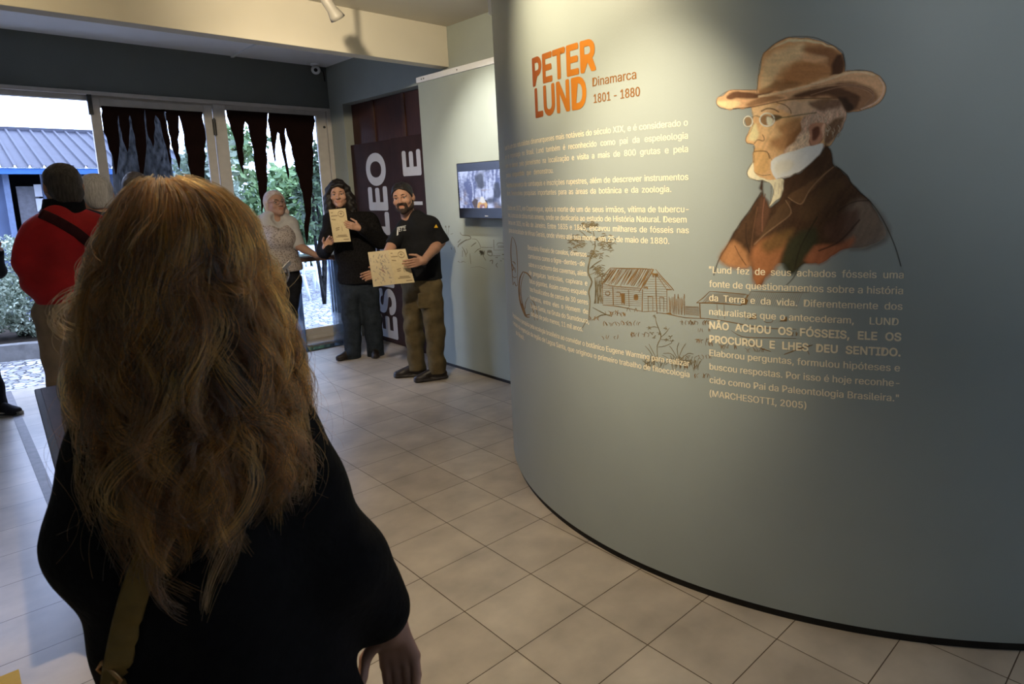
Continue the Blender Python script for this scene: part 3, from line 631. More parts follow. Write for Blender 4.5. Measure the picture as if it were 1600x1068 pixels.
for p, w in (([(128, 0), (118, 60), (115, 150), (120, 230), (128, 330), (135, 470)], 1.4), ([(128, 0), (150, 30), (170, 110), (178, 220), (182, 330), (180, 480)], 1.0), ([(130, 240), (150, 250), (160, 270)], 1.3), ([(128, 330), (150, 300), (160, 350)], 1.2), ([(140, 470), (150, 440), (165, 480), (178, 470)], 1.1), ([(130, 380), (150, 400), (175, 390)], 1.0), ([(125, 260), (140, 300), (135, 330)], 1.6)): S3(p, w)
ink.build('drawn_skull', M['ink'], None, parent=LAND)
# sketch on the flat panel
panp = lambda x, y: tuple(on_x(x, y, XP - 0.0006))
ink = Ink(panp); cD = crop(690, 330, 10.683); S4 = lambda pts, w=1.0: ink.stroke(cD(pts), w)
for p, w in (([(65, 240), (70, 270)], 2.4), ([(125, 240), (120, 270)], 2.4), ([(70, 260), (95, 400)], 0.6), ([(120, 260), (105, 400)], 0.6), ([(310, 350), (340, 395), (460, 410), (485, 455), (390, 490), (300, 560)], 1.2), ([(320, 465), (270, 520)], 1.4), ([(420, 470), (300, 545), (270, 600)], 1.4), ([(500, 460), (580, 470), (640, 560), (650, 620)], 0.8), ([(580, 520), (540, 545), (490, 590)], 1.4), ([(650, 620), (600, 640), (550, 690)], 1.0), ([(150, 380), (190, 370)], 0.9), ([(160, 600), (165, 640)], 1.2), ([(215, 590), (235, 690)], 0.8),
             ([(340, 590), (390, 680), (410, 760)], 1.1), ([(410, 620), (430, 680), (400, 730)], 0.9), ([(470, 700), (480, 800), (490, 880)], 0.9), ([(350, 650), (345, 760)], 0.8), ([(660, 600), (850, 605)], 0.9), ([(870, 470), (875, 640)], 1.0), ([(925, 570), (940, 530), (1030, 535), (1035, 610)], 1.0), ([(770, 650), (830, 655), (840, 740), (770, 720), (770, 650)], 1.2), ([(860, 650), (1080, 640)], 0.7), ([(850, 740), (980, 740)], 0.9), ([(1010, 720), (1075, 720)], 2.0), ([(1010, 790), (1085, 800)], 1.0), ([(690, 740), (740, 820)], 1.0), ([(800, 830), (850, 815), (845, 880)], 1.5), ([(900, 770), (940, 765)], 1.6), ([(935, 860), (910, 895), (935, 940)], 1.2), ([(975, 825), (1005, 825)], 1.2), ([(480, 940), (640, 925), (760, 980)], 0.4)): S4(p, w)
for k in range(26): S4([(600 + R.uniform(0, 120), 640 + R.uniform(0, 60)), (640 + R.uniform(0, 80), 680 + R.uniform(0, 60))], R.uniform(0.5, 1.1))
for k in range(14): S4([(770 + k * 5, 655), (772 + k * 5, 690)], 0.6)
for k in range(10): S4([(940 + k * 10, 570), (940 + k * 10, 612)], 0.5)
for k in range(16): x = R.uniform(260, 400); S4([(x, 820 + R.uniform(0, 40)), (x + 8, 845)], 0.7)
M['ink3'] = mat('grey_wall_ink', (0.16, 0.15, 0.11), 0.7, 0.2, noise=0.3, nscale=30)
ink.build('painted_hillside', M['ink3'], 'faint sketch of plants and huts on the flat panel under the screen', 'mural')
# ------------------------------------------------------------------ the ceiling spotlights, with the added fill ones
def spotlight(loc, target, label, lamp=None):
    """fitting with canopy, bracket and tilted head, hung from the ceiling above loc"""
    root = empty('ceiling_spotlight', (loc[0], loc[1], ZC), label, 'spotlight', 'ceiling spotlights')
    d = (Vector(target) - Vector(loc)).normalized()
    q = d.to_track_quat('Z', 'Y').to_matrix().to_4x4()
    back = Vector(loc) - d * 0.075
    b = MB(); b.lathe([(0.0, ZC - 0.001), (0.045, ZC - 0.001), (0.045, ZC - 0.02), (0.03, ZC - 0.028), (0.0, ZC - 0.028)], Matrix.Translation((back.x, back.y, 0)))
    keep(b.build('canopy', M['shaded_enamel'], smooth=False), root)
    keep(MB().tube([(back.x, back.y, ZC - 0.02), (back.x, back.y, back.z + 0.03)], 0.009).tube([(back.x, back.y, back.z + 0.035), (back.x, back.y, back.z)], 0.02).build('bracket', M['shaded_enamel']), root)
    T = Matrix.Translation(Vector(loc)) @ q
    hd = MB().lathe([(0.0, -0.155), (0.026, -0.15), (0.033, -0.135), (0.034, -0.06), (0.045, -0.025), (0.05, 0.0), (0.046, 0.0), (0.041, -0.02), (0.0, -0.03)], T)
    keep(hd.build('lamp_head', M['shaded_enamel'], smooth=True), root)
    if lamp:
        L = spot('spot_light', tuple(Vector(loc) + d * 0.004), target, *lamp); keep_m = L.matrix_basis.copy(); L.parent = root; L.matrix_parent_inverse = Matrix.Translation(root.location).inverted()
        bulb = MB().lathe([(0.0, -0.018), (0.040, -0.018), (0.040, -0.014), (0.0, -0.012)], T)
        keep(bulb.build('bulb', mat('lit_bulb', (1, 1, 1), 0.5, emit=lamp[3], estr=3.0)), root)
    return root
for i, (a, b, pw, an, bl, c_) in enumerate(LAMPS):
    spotlight(a, b, ['switched-on ceiling spotlight aimed at the orange name on the curved wall', 'switched-on ceiling spotlight aimed at the middle of the curved wall', 'switched-on ceiling spotlight aimed at the flat panel above the screen',
                     'switched-on ceiling spotlight aimed at the cream beam', 'added fill spotlight out of view, aimed at the visitors with the papers', 'added fill spotlight out of view, aimed down at the open floor', 'switched-on ceiling spotlight at the left, washing the beam', 'added fill spotlight out of view, aimed at the right end of the curved wall'][i], (pw, an, bl, c_))
# ================================================================== THINGS IN THE ROOM
# security camera in the corner
c0 = on_y(493, 106, 7.5)
sc_ = empty('security_camera', (c0[0], c0[1], ZC), 'small white dome security camera in the far ceiling corner above the glass doors', 'camera')
keep(MB().lathe([(0.0, ZC + 0.018), (0.05, ZC + 0.018), (0.05, ZC - 0.005), (0.0, ZC - 0.005)], Matrix.Translation((c0[0], c0[1], 0))).build('mount', M['white_plastic']), sc_)
dirc = Vector((-c0[0], -c0[1], CAMH - 2.97)).normalized(); qc = Matrix.Translation((c0[0], c0[1], 3.02)) @ dirc.to_track_quat('Z', 'Y').to_matrix().to_4x4()
keep(MB().lathe([(0.0, -0.05), (0.03, -0.04), (0.046, -0.015), (0.048, 0.015), (0.036, 0.04), (0.022, 0.046), (0.0, 0.046)], qc).build('housing', M['white_plastic'], smooth=True), sc_)
keep(MB().lathe([(0.0, 0.047), (0.02, 0.047), (0.018, 0.052), (0.0, 0.054)], qc).build('lens', M['black'], smooth=True), sc_)
cab = MB().tube([(c0[0] + 0.05, c0[1] + 0.05, 3.05), (c0[0] + 0.14, 7.64, 3.04), (c0[0] + 0.15, 7.64, 2.93)], 0.006, 6)
keep(cab.build('cable', M['black']), sc_)

# spotlights: the one seen against the beam, plus the switched-on ones
pv = at_d(520, 14, 4.75)
spotlight((pv[0] + 0.02, pv[1] - 0.02, pv[2] - 0.06), (3.2, 4.6, 1.2), 'cream ceiling spotlight hanging in front of the beam, tilted down to the right')
# white bracket at the ceiling beside the round wall
bp = on_x(770, 6, 3.05)
br_ = empty('ceiling_bracket', (3.05, bp[1], ZC), 'small white angle bracket with grey box under the ceiling beside the curved wall', 'bracket')
keep(MB().box((3.03, bp[1] - 0.005, ZC - 0.13), (3.05, bp[1] + 0.035, ZC)).build('plate', M['white_plastic'], bevel=0.002), br_)
keep(MB().box((3.05, bp[1] - 0.06, ZC - 0.07), (3.12, bp[1] - 0.005, ZC - 0.005)).build('box', M['shaded_enamel'], bevel=0.004), br_)

# stalactite cut-outs on the glass doors (outlines in metres on the door plane)
M['stal'] = mat('brown_cutout_board', (0.009, 0.0032, 0.0026), 0.9, 0.1, noise=0.2, nscale=12)
def cutout(name, crop_, pts, label):
    Y = YF - 0.006
    P = [on_y(*crop_(p), Y) for p in pts]; ox = (P[0][0], Y, P[0][2])
    poly = [(p[0], p[2]) for p in P]
    b = MB().prism(poly, lambda u, v, d: (u, d, v), Y, Y - 0.006)
    o = b.build(name, M['stal'], origin=ox); bm = bmesh.new(); bm.from_mesh(o.data); bmesh.ops.triangulate(bm, faces=[f for f in bm.faces if len(f.verts) > 4]); bm.to_mesh(o.data); bm.free()
    return tag(o, label, 'cutout', 'stalactite cutouts on the glass doors')
k6 = lambda p: (120 + p[0] / 6.667, 140 + p[1] / 6.667); k7 = lambda p: (320 + p[0] / 5.933, 150 + p[1] / 5.933)
cutout('stalactite_cutout', k6, [(250, 168), (1310, 232), (1306, 290), (1335, 420), (1345, 520), (1330, 620), (1343, 700), (1330, 800), (1330, 990), (1290, 1060), (1215, 1030), (1190, 900), (1160, 790), (1155, 690), (1120, 560), (1115, 470), (1085, 340), (1060, 265), (1062, 330), (1060, 400), (1068, 440), (1052, 520), (1065, 600), (1060, 660), (1080, 720), (1072, 800), (1075, 850), (1055, 790), (1020, 680), (985, 590), (975, 500), (955, 440), (945, 350), (930, 300), (925, 230), (915, 205),
    (908, 260), (930, 340), (935, 420), (960, 480), (975, 560), (960, 640), (985, 720), (978, 785), (960, 740), (940, 620), (905, 520), (885, 430), (868, 340), (850, 300), (818, 262), (805, 320), (815, 400), (800, 480), (808, 540), (795, 605), (775, 540), (740, 480), (725, 400), (720, 300), (705, 205), (700, 300), (712, 400), (720, 500), (725, 600), (715, 700), (705, 800), (690, 900), (655, 860), (640, 760), (630, 680), (612, 590), (602, 480), (575, 390), (570, 320), (550, 265), (540, 300), (552, 390), (545, 480), (540, 600), (530, 655), (505, 590), (475, 520), (465, 440), (445, 380), (432, 262), (425, 340), (435, 430), (445, 520), (440, 660), (425, 760), (415, 870), (405, 890), (385, 800), (370, 690), (335, 620), (310, 500), (280, 440), (270, 360), (255, 270), (262, 220)],
    'dark brown cutout row of hanging stalactites on the left glass door leaf')
cutout('stalactite_cutout', k7, [(197, 128), (1010, 182), (1020, 230), (1012, 290), (1000, 340), (1005, 400), (995, 470), (1008, 540), (1000, 620), (1003, 700), (992, 760), (1000, 850), (985, 960), (985, 1080), (965, 1200), (955, 1330), (945, 1380), (930, 1300), (918, 1200), (935, 1100), (920, 1000), (905, 900), (885, 850), (870, 760), (845, 700), (830, 600), (810, 540), (800, 460), (780, 410), (760, 360), (745, 290), (740, 350), (755, 420), (745, 500), (760, 590), (770, 650), (782, 720), (775, 770), (755, 700), (740, 620), (720, 540), (705, 460), (692, 400), (690, 350), (672, 335), (665, 390), (655, 450), (650, 520), (658, 590), (652, 628), (640, 570), (625, 480), (612, 400), (605, 330), (592, 270), (582, 225), (588, 205), (590, 160), (582, 160), (580, 205), (578, 260), (570, 340), (578, 420), (565, 500), (580, 590), (570, 680), (580, 760), (575, 860), (560, 960), (540, 1030), (525, 1100), (520, 980), (500, 900), (490, 790), (470, 700), (455, 600), (450, 500), (430, 420), (410, 330), (400, 270), (375, 232), (362, 270), (358, 340), (362, 420), (350, 490), (362, 580), (355, 650), (360, 728), (340, 680), (318, 620), (298, 530), (285, 440), (265, 370), (240, 300), (225, 240), (205, 190)],
    'dark brown cutout row of hanging stalactites on the right glass door leaf')

# brown boards in the recess
M['brown_board'] = mat('brown_painted_board', (0.030, 0.0115, 0.0075), 0.7, 0.2, noise=0.25, nscale=8)
M['brown_wood'] = mat('red_brown_door_wood', (0.042, 0.012, 0.0055), 0.55, 0.4, noise=0.35, nscale=10, stretch=(1, 6, 0.6))
M['brown_strip'] = mat('lighter_wood_strip', (0.06, 0.026, 0.016), 0.6, 0.3, noise=0.2)
M['letter_grey'] = mat('pale_grey_lettering', (0.55, 0.55, 0.57), 0.6, 0.3, noise=0.03)
XB = 3.325
yd = on_x(613, 217, XB)[1]; zt = on_x(600, 219, XB)[2]
up = MB().box((XB + 0.05, 5.61, 0.0), (XB + 0.09, 7.295, 2.64))
dr_ = tag(up.build('brown_door', M['brown_wood'], origin=(XB + 0.05, 6.4, 0)), 'dark red-brown wooden door panel in the recess behind the lettered boards', 'door')
for px in (584, 632):
    yy = on_x(px, 180, XB + 0.05)[1]; keep(MB().box((XB + 0.036, yy - 0.028, zt - 0.1), (XB + 0.051, yy + 0.028, 2.64)).build('strip', M['brown_strip'], bevel=0.003), dr_)
b1 = tag(MB().box((XB, yd + 0.004, 0.004), (XB + 0.03, 7.29, zt)).build('lettered_board', M['brown_board'], bevel=0.004, origin=(XB, 6.6, 0)), 'tall dark brown board lettered vertically ESPELEO, left in the recess', 'board', 'lettered boards in the recess')
b2 = tag(MB().box((XB - 0.025, 5.615, 0.004), (XB + 0.01, yd - 0.004, zt + 0.004)).build('lettered_board', M['brown_board'], bevel=0.004, origin=(XB, 5.8, 0)), 'tall dark brown board behind the bearded man, topped by a single letter E', 'board', 'lettered boards in the recess')
def vlet(text, X, za, zb, yb, yt, parent, name):
    v, fs = text_mesh(text, 0.035); n0 = v[:, 0].min(); k = (zb - za) / (v[:, 0].max() - n0); c = (yt - yb) / CAPX
    o = mesh_obj(name, [(X - d, yb + b * c, za + (a - n0) * k) for a, b, d in v], fs, M['letter_grey']); keep(o, parent)
vE, _f = text_mesh('E', 0.035); CAPX = float(vE[:, 1].max())
vlet('ESPELEO', XB - 0.0007, on_x(608, 527, XB)[2], on_x(588, 238.5, XB)[2], on_x(604, 310, XB)[1], on_x(576, 310, XB)[1], b1, 'lettering')
X2 = XB - 0.0265
yb_, yt_ = on_x(657, 270, X2)[1], on_x(630, 274, X2)[1]
vlet('E', X2, on_x(643, 274.5, X2)[2], on_x(643, 234, X2)[2], yb_, yt_, b2, 'lettering')
zb1, zb2 = on_x(658, 320, X2)[2], on_x(658, 314.5, X2)[2]
keep(mesh_obj('lettering', [(X2, yb_, zb1), (X2, yt_, zb1), (X2, yt_, zb2), (X2, yb_, zb2)], [(0, 1, 2, 3)], M['letter_grey']), b2)

# television on the panel
XT = XP - 0.11
tl, bl = on_x(712.5, 255.5, XT), on_x(720, 339, XT)
ty1, ty0, tz1, tz0 = tl[1], tl[1] - 0.93, tl[2], bl[2] - 0.01
tv = empty('television', (XT, (ty0 + ty1) / 2, tz0), 'black flat television on the flat panel, half hidden behind the curved wall', 'television')
M['tv_black'] = mat('glossy_black_plastic', (0.006, 0.006, 0.008), 0.25, 0.5)
keep(MB().box((XT, ty0, tz0), (XT + 0.05, ty1, tz1)).build('casing', M['tv_black'], bevel=0.006), tv)
keep(MB().box((XT + 0.045, ty0 + 0.25, tz0 + 0.1), (XP + 0.001, ty1 - 0.25, tz1 - 0.1)).build('wall_mount', M['dark_metal']), tv)
sy1 = on_x(716, 268.5, XT)[1]; sz1 = on_x(716, 268.5, XT)[2]; sz0 = on_x(720, 325, XT)[2]; sy0 = ty0 + 0.035
nx, nz = 190, 90
U_, V_ = np.meshgrid(np.linspace(0, 1, nx), np.linspace(0, 1, nz))       # u from left in view, v from top
st = vnoise(U_ * 60 + 3 * vnoise(U_ * 9, V_ * 5, 1, 1, 4), V_ * 9, 1.6, 3.2, 11) * 0.55 + vnoise(U_ * 40, V_ * 30, 1, 1, 12) * 0.25 + vnoise(U_ * 8, V_ * 3, 1, 1.5, 13) * 0.35
st = np.clip((st - 0.36) * 2.6, 0, 1); dk = np.clip((vnoise(U_ * 12, V_ * 5, 1.5, 1, 21) - 0.58) * 5, 0, 1) * (U_ > 0.28)
colr = np.stack([0.10 + 0.55 * st, 0.13 + 0.60 * st, 0.32 + 0.75 * st], -1) * (1 - 0.9 * dk)[..., None]
wm = np.clip((vnoise(U_ * 10, V_ * 8, 1, 1, 31) - 0.6) * 4, 0, 1) * (V_ > 0.5); colr = colr * (1 - wm[..., None] * 0.5) + np.array([0.30, 0.2, 0.12]) * wm[..., None] * 0.5
def blob(poly, c):
    d = poly_sd(poly, U_ * 100, V_ * 60); a = np.clip(0.5 - d / 1.2, 0, 1)[..., None]; return a, np.array(c)
for poly, c in (([(36, 60), (37, 50), (41, 46), (46, 48), (46, 60)], (0.02, 0.015, 0.02)), ([(20.5, 50), (26, 44), (31, 47), (29, 60), (24, 60)], (0.07, 0.04, 0.03)), ([(29, 57), (31, 51), (36, 48), (43, 49), (46, 54), (44, 60), (41, 60), (40, 54), (34, 55), (33, 60), (30, 60)], (0.75, 0.42, 0.10)), ([(34, 50), (35, 43), (38, 41), (41, 44), (43, 51), (38, 52)], (0.9, 0.88, 0.85)), ([(34, 60), (35, 54), (41, 54), (42, 60)], (0.35, 0.12, 0.10)), ([(37, 60), (38, 57), (40, 57), (41, 60)], (0.8, 0.7, 0.75))):
    a, c = blob(poly, c); colr = colr * (1 - a) + c * a
SV = [(XT - 0.002, sy1 + (sy0 - sy1) * u, sz1 + (sz0 - sz1) * v) for u, v in zip(U_.ravel(), V_.ravel())]
SF = [(j * nx + i, j * nx + i + 1, (j + 1) * nx + i + 1, (j + 1) * nx + i) for j in range(nz - 1) for i in range(nx - 1)]
msc = bpy.data.materials.new('lit_screen'); msc.use_nodes = True; n_ = msc.node_tree.nodes; p_ = n_['Principled BSDF']
a_ = n_.new('ShaderNodeAttribute'); a_.attribute_name = 'paint'; msc.node_tree.links.new(a_.outputs['Color'], p_.inputs['Emission Color']); p_.inputs['Emission Strength'].default_value = 0.85; p_.inputs['Base Color'].default_value = (0.01, 0.01, 0.01, 1); p_.inputs['Roughness'].default_value = 0.3
keep(mesh_obj('screen', SV, SF, msc, paint=np.concatenate([colr.reshape(-1, 3), np.ones((nx * nz, 1))], 1)), tv)
lg = on_x(760, 338, XT - 0.003); keep(MB().box((XT - 0.003, lg[1] - 0.02, tz0 + 0.018), (XT + 0.001, lg[1] + 0.02, tz0 + 0.026)).build('badge', M['white_plastic']), tv)

# dark table at the left with the visitors
M['table_top'] = mat('dark_brown_table_top', (0.030, 0.018, 0.017), 0.62, 0.22, noise=0.25, nscale=7, stretch=(6, 1, 1))
t0, t1 = on_z(53, 607, 0.75), on_z(87, 735, 0.75)
dv = np.array([t1[0] - t0[0], t1[1] - t0[1]]); dv = dv / np.hypot(*dv); rt = np.array([-dv[1], dv[0]])      # along the near direction, and to the right
T_ = Matrix(((rt[0], -dv[0], 0, t0[0]), (rt[1], -dv[1], 0, t0[1]), (0, 0, 1, 0), (0, 0, 0, 1)))
tb = empty('dark_table', (t0[0] + rt[0] * 0.3 + dv[0] * 0.7, t0[1] + rt[1] * 0.3 + dv[1] * 0.7, 0), 'dark brown table with black metal rim in front of the visitor in the red jacket', 'table')
keep(MB().box((0.0, -1.38, 0.722), (0.62, 0, 0.748), T_).build('rim', M['black'], bevel=0.006), tb)
keep(MB().box((0.022, -1.36, 0.70), (0.60, -0.012, 0.751), T_).build('tabletop', M['table_top'], bevel=0.003), tb)
for a in (0.05, 0.53):
    for b in (-1.31, -0.09): keep(MB().box((a, b, 0.0), (a + 0.045, b + 0.045, 0.722), T_).build('leg', M['dark_metal'], bevel=0.003), tb)
ys_ = empty('yellow_sheet', (-0.10, 2.85, 0), 'plain yellow sheet lying on the floor at the bottom left corner', 'sheet')
keep(MB().box((-0.32, 2.72, 0.001), (0.012, 2.965, 0.004)).build('sheet', mat('yellow_card', (0.62, 0.42, 0.05), 0.6, 0.3, noise=0.05)), ys_)

# acrylic display table by the right door
M['acrylic'] = glass_mat('clear_acrylic', (0.86, 0.93, 1.0), 1.3, 0.16, (0.55, 0.72, 0.95))
ac = empty('acrylic_table', (2.72, 7.15, 0), 'clear acrylic display table with brown edged top beside the right glass door', 'table')
zt_ = on_y(500, 400, 7.02)[2]
M['edge_wood'] = mat('brown_edge_wood', (0.10, 0.055, 0.035), 0.5, 0.4, noise=0.2, nscale=9)
keep(MB().box((2.49, 7.00, zt_ - 0.045), (3.06, 7.35, zt_)).build('tabletop', M['edge_wood'], bevel=0.004), ac)
keep(MB().box((2.51, 7.03, zt_ + 0.001), (3.04, 7.33, zt_ + 0.012)).build('cover_sheet', mat('pale_glossy_sheet', (0.7, 0.75, 0.8), 0.12, 0.6)), ac)
for xx in (2.54, 2.96): keep(MB().box((xx, 7.03, 0.012), (xx + 0.015, 7.32, zt_ - 0.045)).build('side_panel', M['acrylic']), ac)
keep(MB().box((2.51, 7.02, 0.0), (3.01, 7.33, 0.012)).build('base_plate', M['acrylic']), ac)

# ================================================================== OUTSIDE
M['cobble'] = None
def cobble_mat():
    m = bpy.data.materials.new('courtyard_cobbles'); m.use_nodes = True; n = m.node_tree.nodes; l = m.node_tree.links; p = n['Principled BSDF']
    tc = n.new('ShaderNodeTexCoord'); v = n.new('ShaderNodeTexVoronoi'); v.feature = 'DISTANCE_TO_EDGE'; v.inputs['Scale'].default_value = 13.0; l.new(tc.outputs['Object'], v.inputs['Vector'])
    v2 = n.new('ShaderNodeTexVoronoi'); v2.inputs['Scale'].default_value = 13.0; l.new(tc.outputs['Object'], v2.inputs['Vector'])
    r = n.new('ShaderNodeMapRange'); r.inputs['From Max'].default_value = 0.10; l.new(v.outputs['Distance'], r.inputs['Value'])
    hs = n.new('ShaderNodeMapRange'); hs.inputs['To Min'].default_value = 0.22; hs.inputs['To Max'].default_value = 0.66
    sp = n.new('ShaderNodeSeparateColor'); l.new(v2.outputs['Color'], sp.inputs[0]); l.new(sp.outputs[0], hs.inputs['Value'])
    cb = n.new('ShaderNodeCombineColor'); [l.new(hs.outputs[0], cb.inputs[i]) for i in range(3)]
    mx = n.new('ShaderNodeMix'); mx.data_type = 'RGBA'; mx.inputs['A'].default_value = (0.06, 0.06, 0.065, 1); l.new(cb.outputs[0], mx.inputs['B']); l.new(r.outputs[0], mx.inputs['Factor']); l.new(mx.outputs['Result'], p.inputs['Base Color'])
    b = n.new('ShaderNodeBump'); b.inputs['Strength'].default_value = 0.9; b.inputs['Distance'].default_value = 0.04; l.new(r.outputs[0], b.inputs['Height']); l.new(b.outputs[0], p.inputs['Normal'])
    p.inputs['Roughness'].default_value = 0.45
    return m
struct(MB().box((-14, 7.72, -0.2), (26, 40, -0.02)).build('ground_courtyard', cobble_mat()))
M['concrete'] = mat('grey_concrete', (0.17, 0.165, 0.155), 0.85, 0.2, noise=0.25, nscale=9, bump=0.3, bscale=40)
M['soil'] = mat('dark_soil', (0.05, 0.04, 0.03), 0.95, 0.1, noise=0.4, nscale=15)
k0 = on_z(0, 563)
KP = [(-2.2, 9.95), (-1.0, 9.75), (k0[0], k0[1]), (0.72, 9.18), (1.15, 9.25), (1.5, 9.6), (1.7, 10.2), (1.7, 11.4)]
kv = smooth_pts(KP, 6); kb = MB()
pr = []
for i, p in enumerate(kv):
    t = kv[min(i + 1, len(kv) - 1)] - kv[max(i - 1, 0)]; t = t / np.hypot(*t); nn = np.array([-t[1], t[0]]) * 0.14
    pr.append((p, p + nn))
V = []; Fc = []
for a, b in pr: V += [(a[0], a[1], -0.03), (a[0], a[1], 0.15), (b[0], b[1], 0.15), (b[0], b[1], -0.03)]
for i in range(len(pr) - 1):
    for q in range(4): Fc.append((4 * i + q, 4 * i + (q + 1) % 4, 4 * i + 4 + (q + 1) % 4, 4 * i + 4 + q))
kb.add(V, Fc); struct(kb.build('kerb_planter', M['concrete']))
struct(MB().add([(p[0], p[1], 0.10) for _, p in pr] + [(-2.2, 11.4, 0.10)], [tuple(range(len(pr) + 1))]).build('ground_planter_soil', M['soil']))

def leaves(n, sampler, size, seed, droop=0.3):
    r = np.random.RandomState(seed); C0 = sampler(n, r)
    d = r.normal(size=(n, 3)); d[:, 2] -= droop; d /= np.linalg.norm(d, axis=1)[:, None]
    u = np.cross(d, r.normal(size=(n, 3))); u /= np.linalg.norm(u, axis=1)[:, None]; w_ = np.cross(d, u)
    s = size * r.uniform(0.6, 1.3, n)[:, None]
    A = C0; B = C0 + d * s * 0.5 + u * s * 0.26 + w_ * s * 0.06; Cc = C0 + d * s; D = C0 + d * s * 0.5 - u * s * 0.26 + w_ * s * 0.06
    V = np.stack([A, B, Cc, D], 1).reshape(-1, 3); Fq = np.arange(4 * n).reshape(n, 4)
    return V, Fq
def leaf_mat(name, c1, c2):
    m = mat(name, c1, 0.55, 0.4); n = m.node_tree.nodes; l = m.node_tree.links; p = n['Principled BSDF']
    g = n.new('ShaderNodeNewGeometry'); mx = n.new('ShaderNodeMix'); mx.data_type = 'RGBA'; mx.inputs['A'].default_value = (*c1, 1); mx.inputs['B'].default_value = (*c2, 1); l.new(g.outputs['Random Per Island'], mx.inputs['Factor']); l.new(mx.outputs['Result'], p.inputs['Base Color'])
    p.inputs['Transmission Weight'].default_value = 0.0
    return m
M['leaf_a'] = leaf_mat('garden_leaves', (0.05, 0.10, 0.035), (0.20, 0.30, 0.11))
M['leaf_b'] = leaf_mat('silvery_shrub_leaves', (0.16, 0.21, 0.15), (0.46, 0.52, 0.40))
M['leaf_c'] = leaf_mat('dark_hedge_leaves', (0.02, 0.04, 0.02), (0.10, 0.15, 0.07))
M['bark'] = mat('mottled_grey_bark', (0.016, 0.0155, 0.015), 0.95, 0.03, noise=0.97, nscale=26, bump=0.8, bscale=14, stretch=(1, 1, 0.5))
def blobs(cs):
    cs = [(np.array(c, float), np.array(r, float)) for c, r in cs]
    def f(n, r):
        k = r.randint(len(cs), size=n); P = r.normal(size=(n, 3)); P /= np.linalg.norm(P, axis=1)[:, None]; P *= r.uniform(0.45, 1.0, (n, 1)) ** 0.6
        return np.array([cs[i][0] for i in k]) + P * np.array([cs[i][1] for i in k])
    return f
def plant(name, base, cs, n, size, m, label, seed, stems, cat='shrub', group=None, stem_m=None, trunk_r=0.03):
    root = empty(name, base, label, cat, group)
    V, Fq = leaves(n, blobs(cs), size, seed); keep(mesh_obj('foliage', V, Fq.tolist(), m), root)
    b = MB(); rr = random.Random(seed)
    for c, r in cs[:stems]:
        mid = (base[0] + (c[0] - base[0]) * 0.4 + rr.uniform(-0.1, 0.1), base[1] + (c[1] - base[1]) * 0.4, base[2] + (c[2] - base[2]) * 0.55)
        b.tube(smooth_pts([np.array(base, float), np.array(mid), np.array(c, float)], 4), [trunk_r * (1 - 0.07 * i) for i in range(9)], 7)
    keep(b.build('stem', stem_m or M['bark'], smooth=True), root)
    return root
g0 = 0.10
plant('silvery_shrub', (0.55, 10.2, g0), [((0.2, 10.2, 0.55), (0.5, 0.5, 0.42)), ((0.75, 10.1, 0.45), (0.45, 0.45, 0.36)), ((0.45, 10.5, 0.9), (0.5, 0.5, 0.4)), ((1.15, 10.2, 0.5), (0.35, 0.4, 0.35))], 14000, 0.05, M['leaf_b'], 'dense silvery green shrub in the kerbed planter, left of the red-jacket visitor', 5, 4, group='silvery shrubs in the planter')
plant('silvery_shrub', (-1.15, 10.5, g0), [((-1.2, 10.5, 0.6), (0.5, 0.45, 0.5)), ((-0.95, 10.6, 0.95), (0.4, 0.4, 0.4))], 7000, 0.05, M['leaf_b'], 'second silvery shrub in the planter at the left picture edge', 6, 2, group='silvery shrubs in the planter')
# big trunk seen through the left door
tx = on_y(220, 260, 9.4)[0]
tr = empty('tree', (tx, 9.4, -0.02), 'large tree with thick mottled grey trunk behind the left glass door', 'tree')
tk = MB().tube([(tx - 0.02, 9.4, -0.05), (tx, 9.4, 0.6), (tx, 9.4, 1.6), (tx + 0.03, 9.4, 2.3), (tx + 0.1, 9.45, 3.2), (tx + 0.15, 9.5, 4.6)], [0.42, 0.33, 0.30, 0.28, 0.22, 0.15], 20)
keep(tk.build('trunk', M['bark'], smooth=True), tr)
V, Fq = leaves(5000, blobs([((tx + 0.2, 9.7, 5.2), (1.6, 1.5, 0.9)), ((tx + 1.2, 9.9, 4.9), (1.0, 1.0, 0.6))]), 0.16, 9); keep(mesh_obj('crown', V, Fq.tolist(), M['leaf_a']), tr)
def at(x, y, Y): p = on_y(x, y, Y); return (p[0], p[1], p[2])
def P_(x, y, Y, rx, rz, ry=None): return (at(x, y, Y), (rx, ry or rx, rz))
b_ = on_y(455, 400, 13.8)
plant('garden_tree', (b_[0], 13.8, -0.02), [P_(440, 300, 13.8, 0.55, 0.5), P_(455, 330, 13.8, 0.85, 0.65), P_(430, 350, 13.7, 0.7, 0.5), P_(475, 345, 13.7, 0.6, 0.6), P_(465, 290, 13.9, 0.5, 0.4)], 3400, 0.16, M['leaf_a'], 'bushy green tree in the courtyard behind the right glass door', 21, 5, 'tree', 'young trees in the courtyard', None, 0.05)
b_ = on_y(375, 400, 11.5)
plant('garden_tree', (b_[0], 11.5, -0.02), [P_(375, 330, 11.5, 0.6, 0.45), P_(360, 300, 11.5, 0.35, 0.5), P_(385, 290, 11.5, 0.35, 0.3), P_(400, 340, 11.5, 0.5, 0.4), P_(382, 222, 11.5, 0.32, 0.3), P_(362, 232, 11.5, 0.3, 0.25)], 1500, 0.14, M['leaf_a'], 'loose leafed young tree seen between the stalactites at the left of the right glass door', 22, 6, 'tree', 'young trees in the courtyard', None, 0.03)
b_ = on_y(315, 400, 10.0)
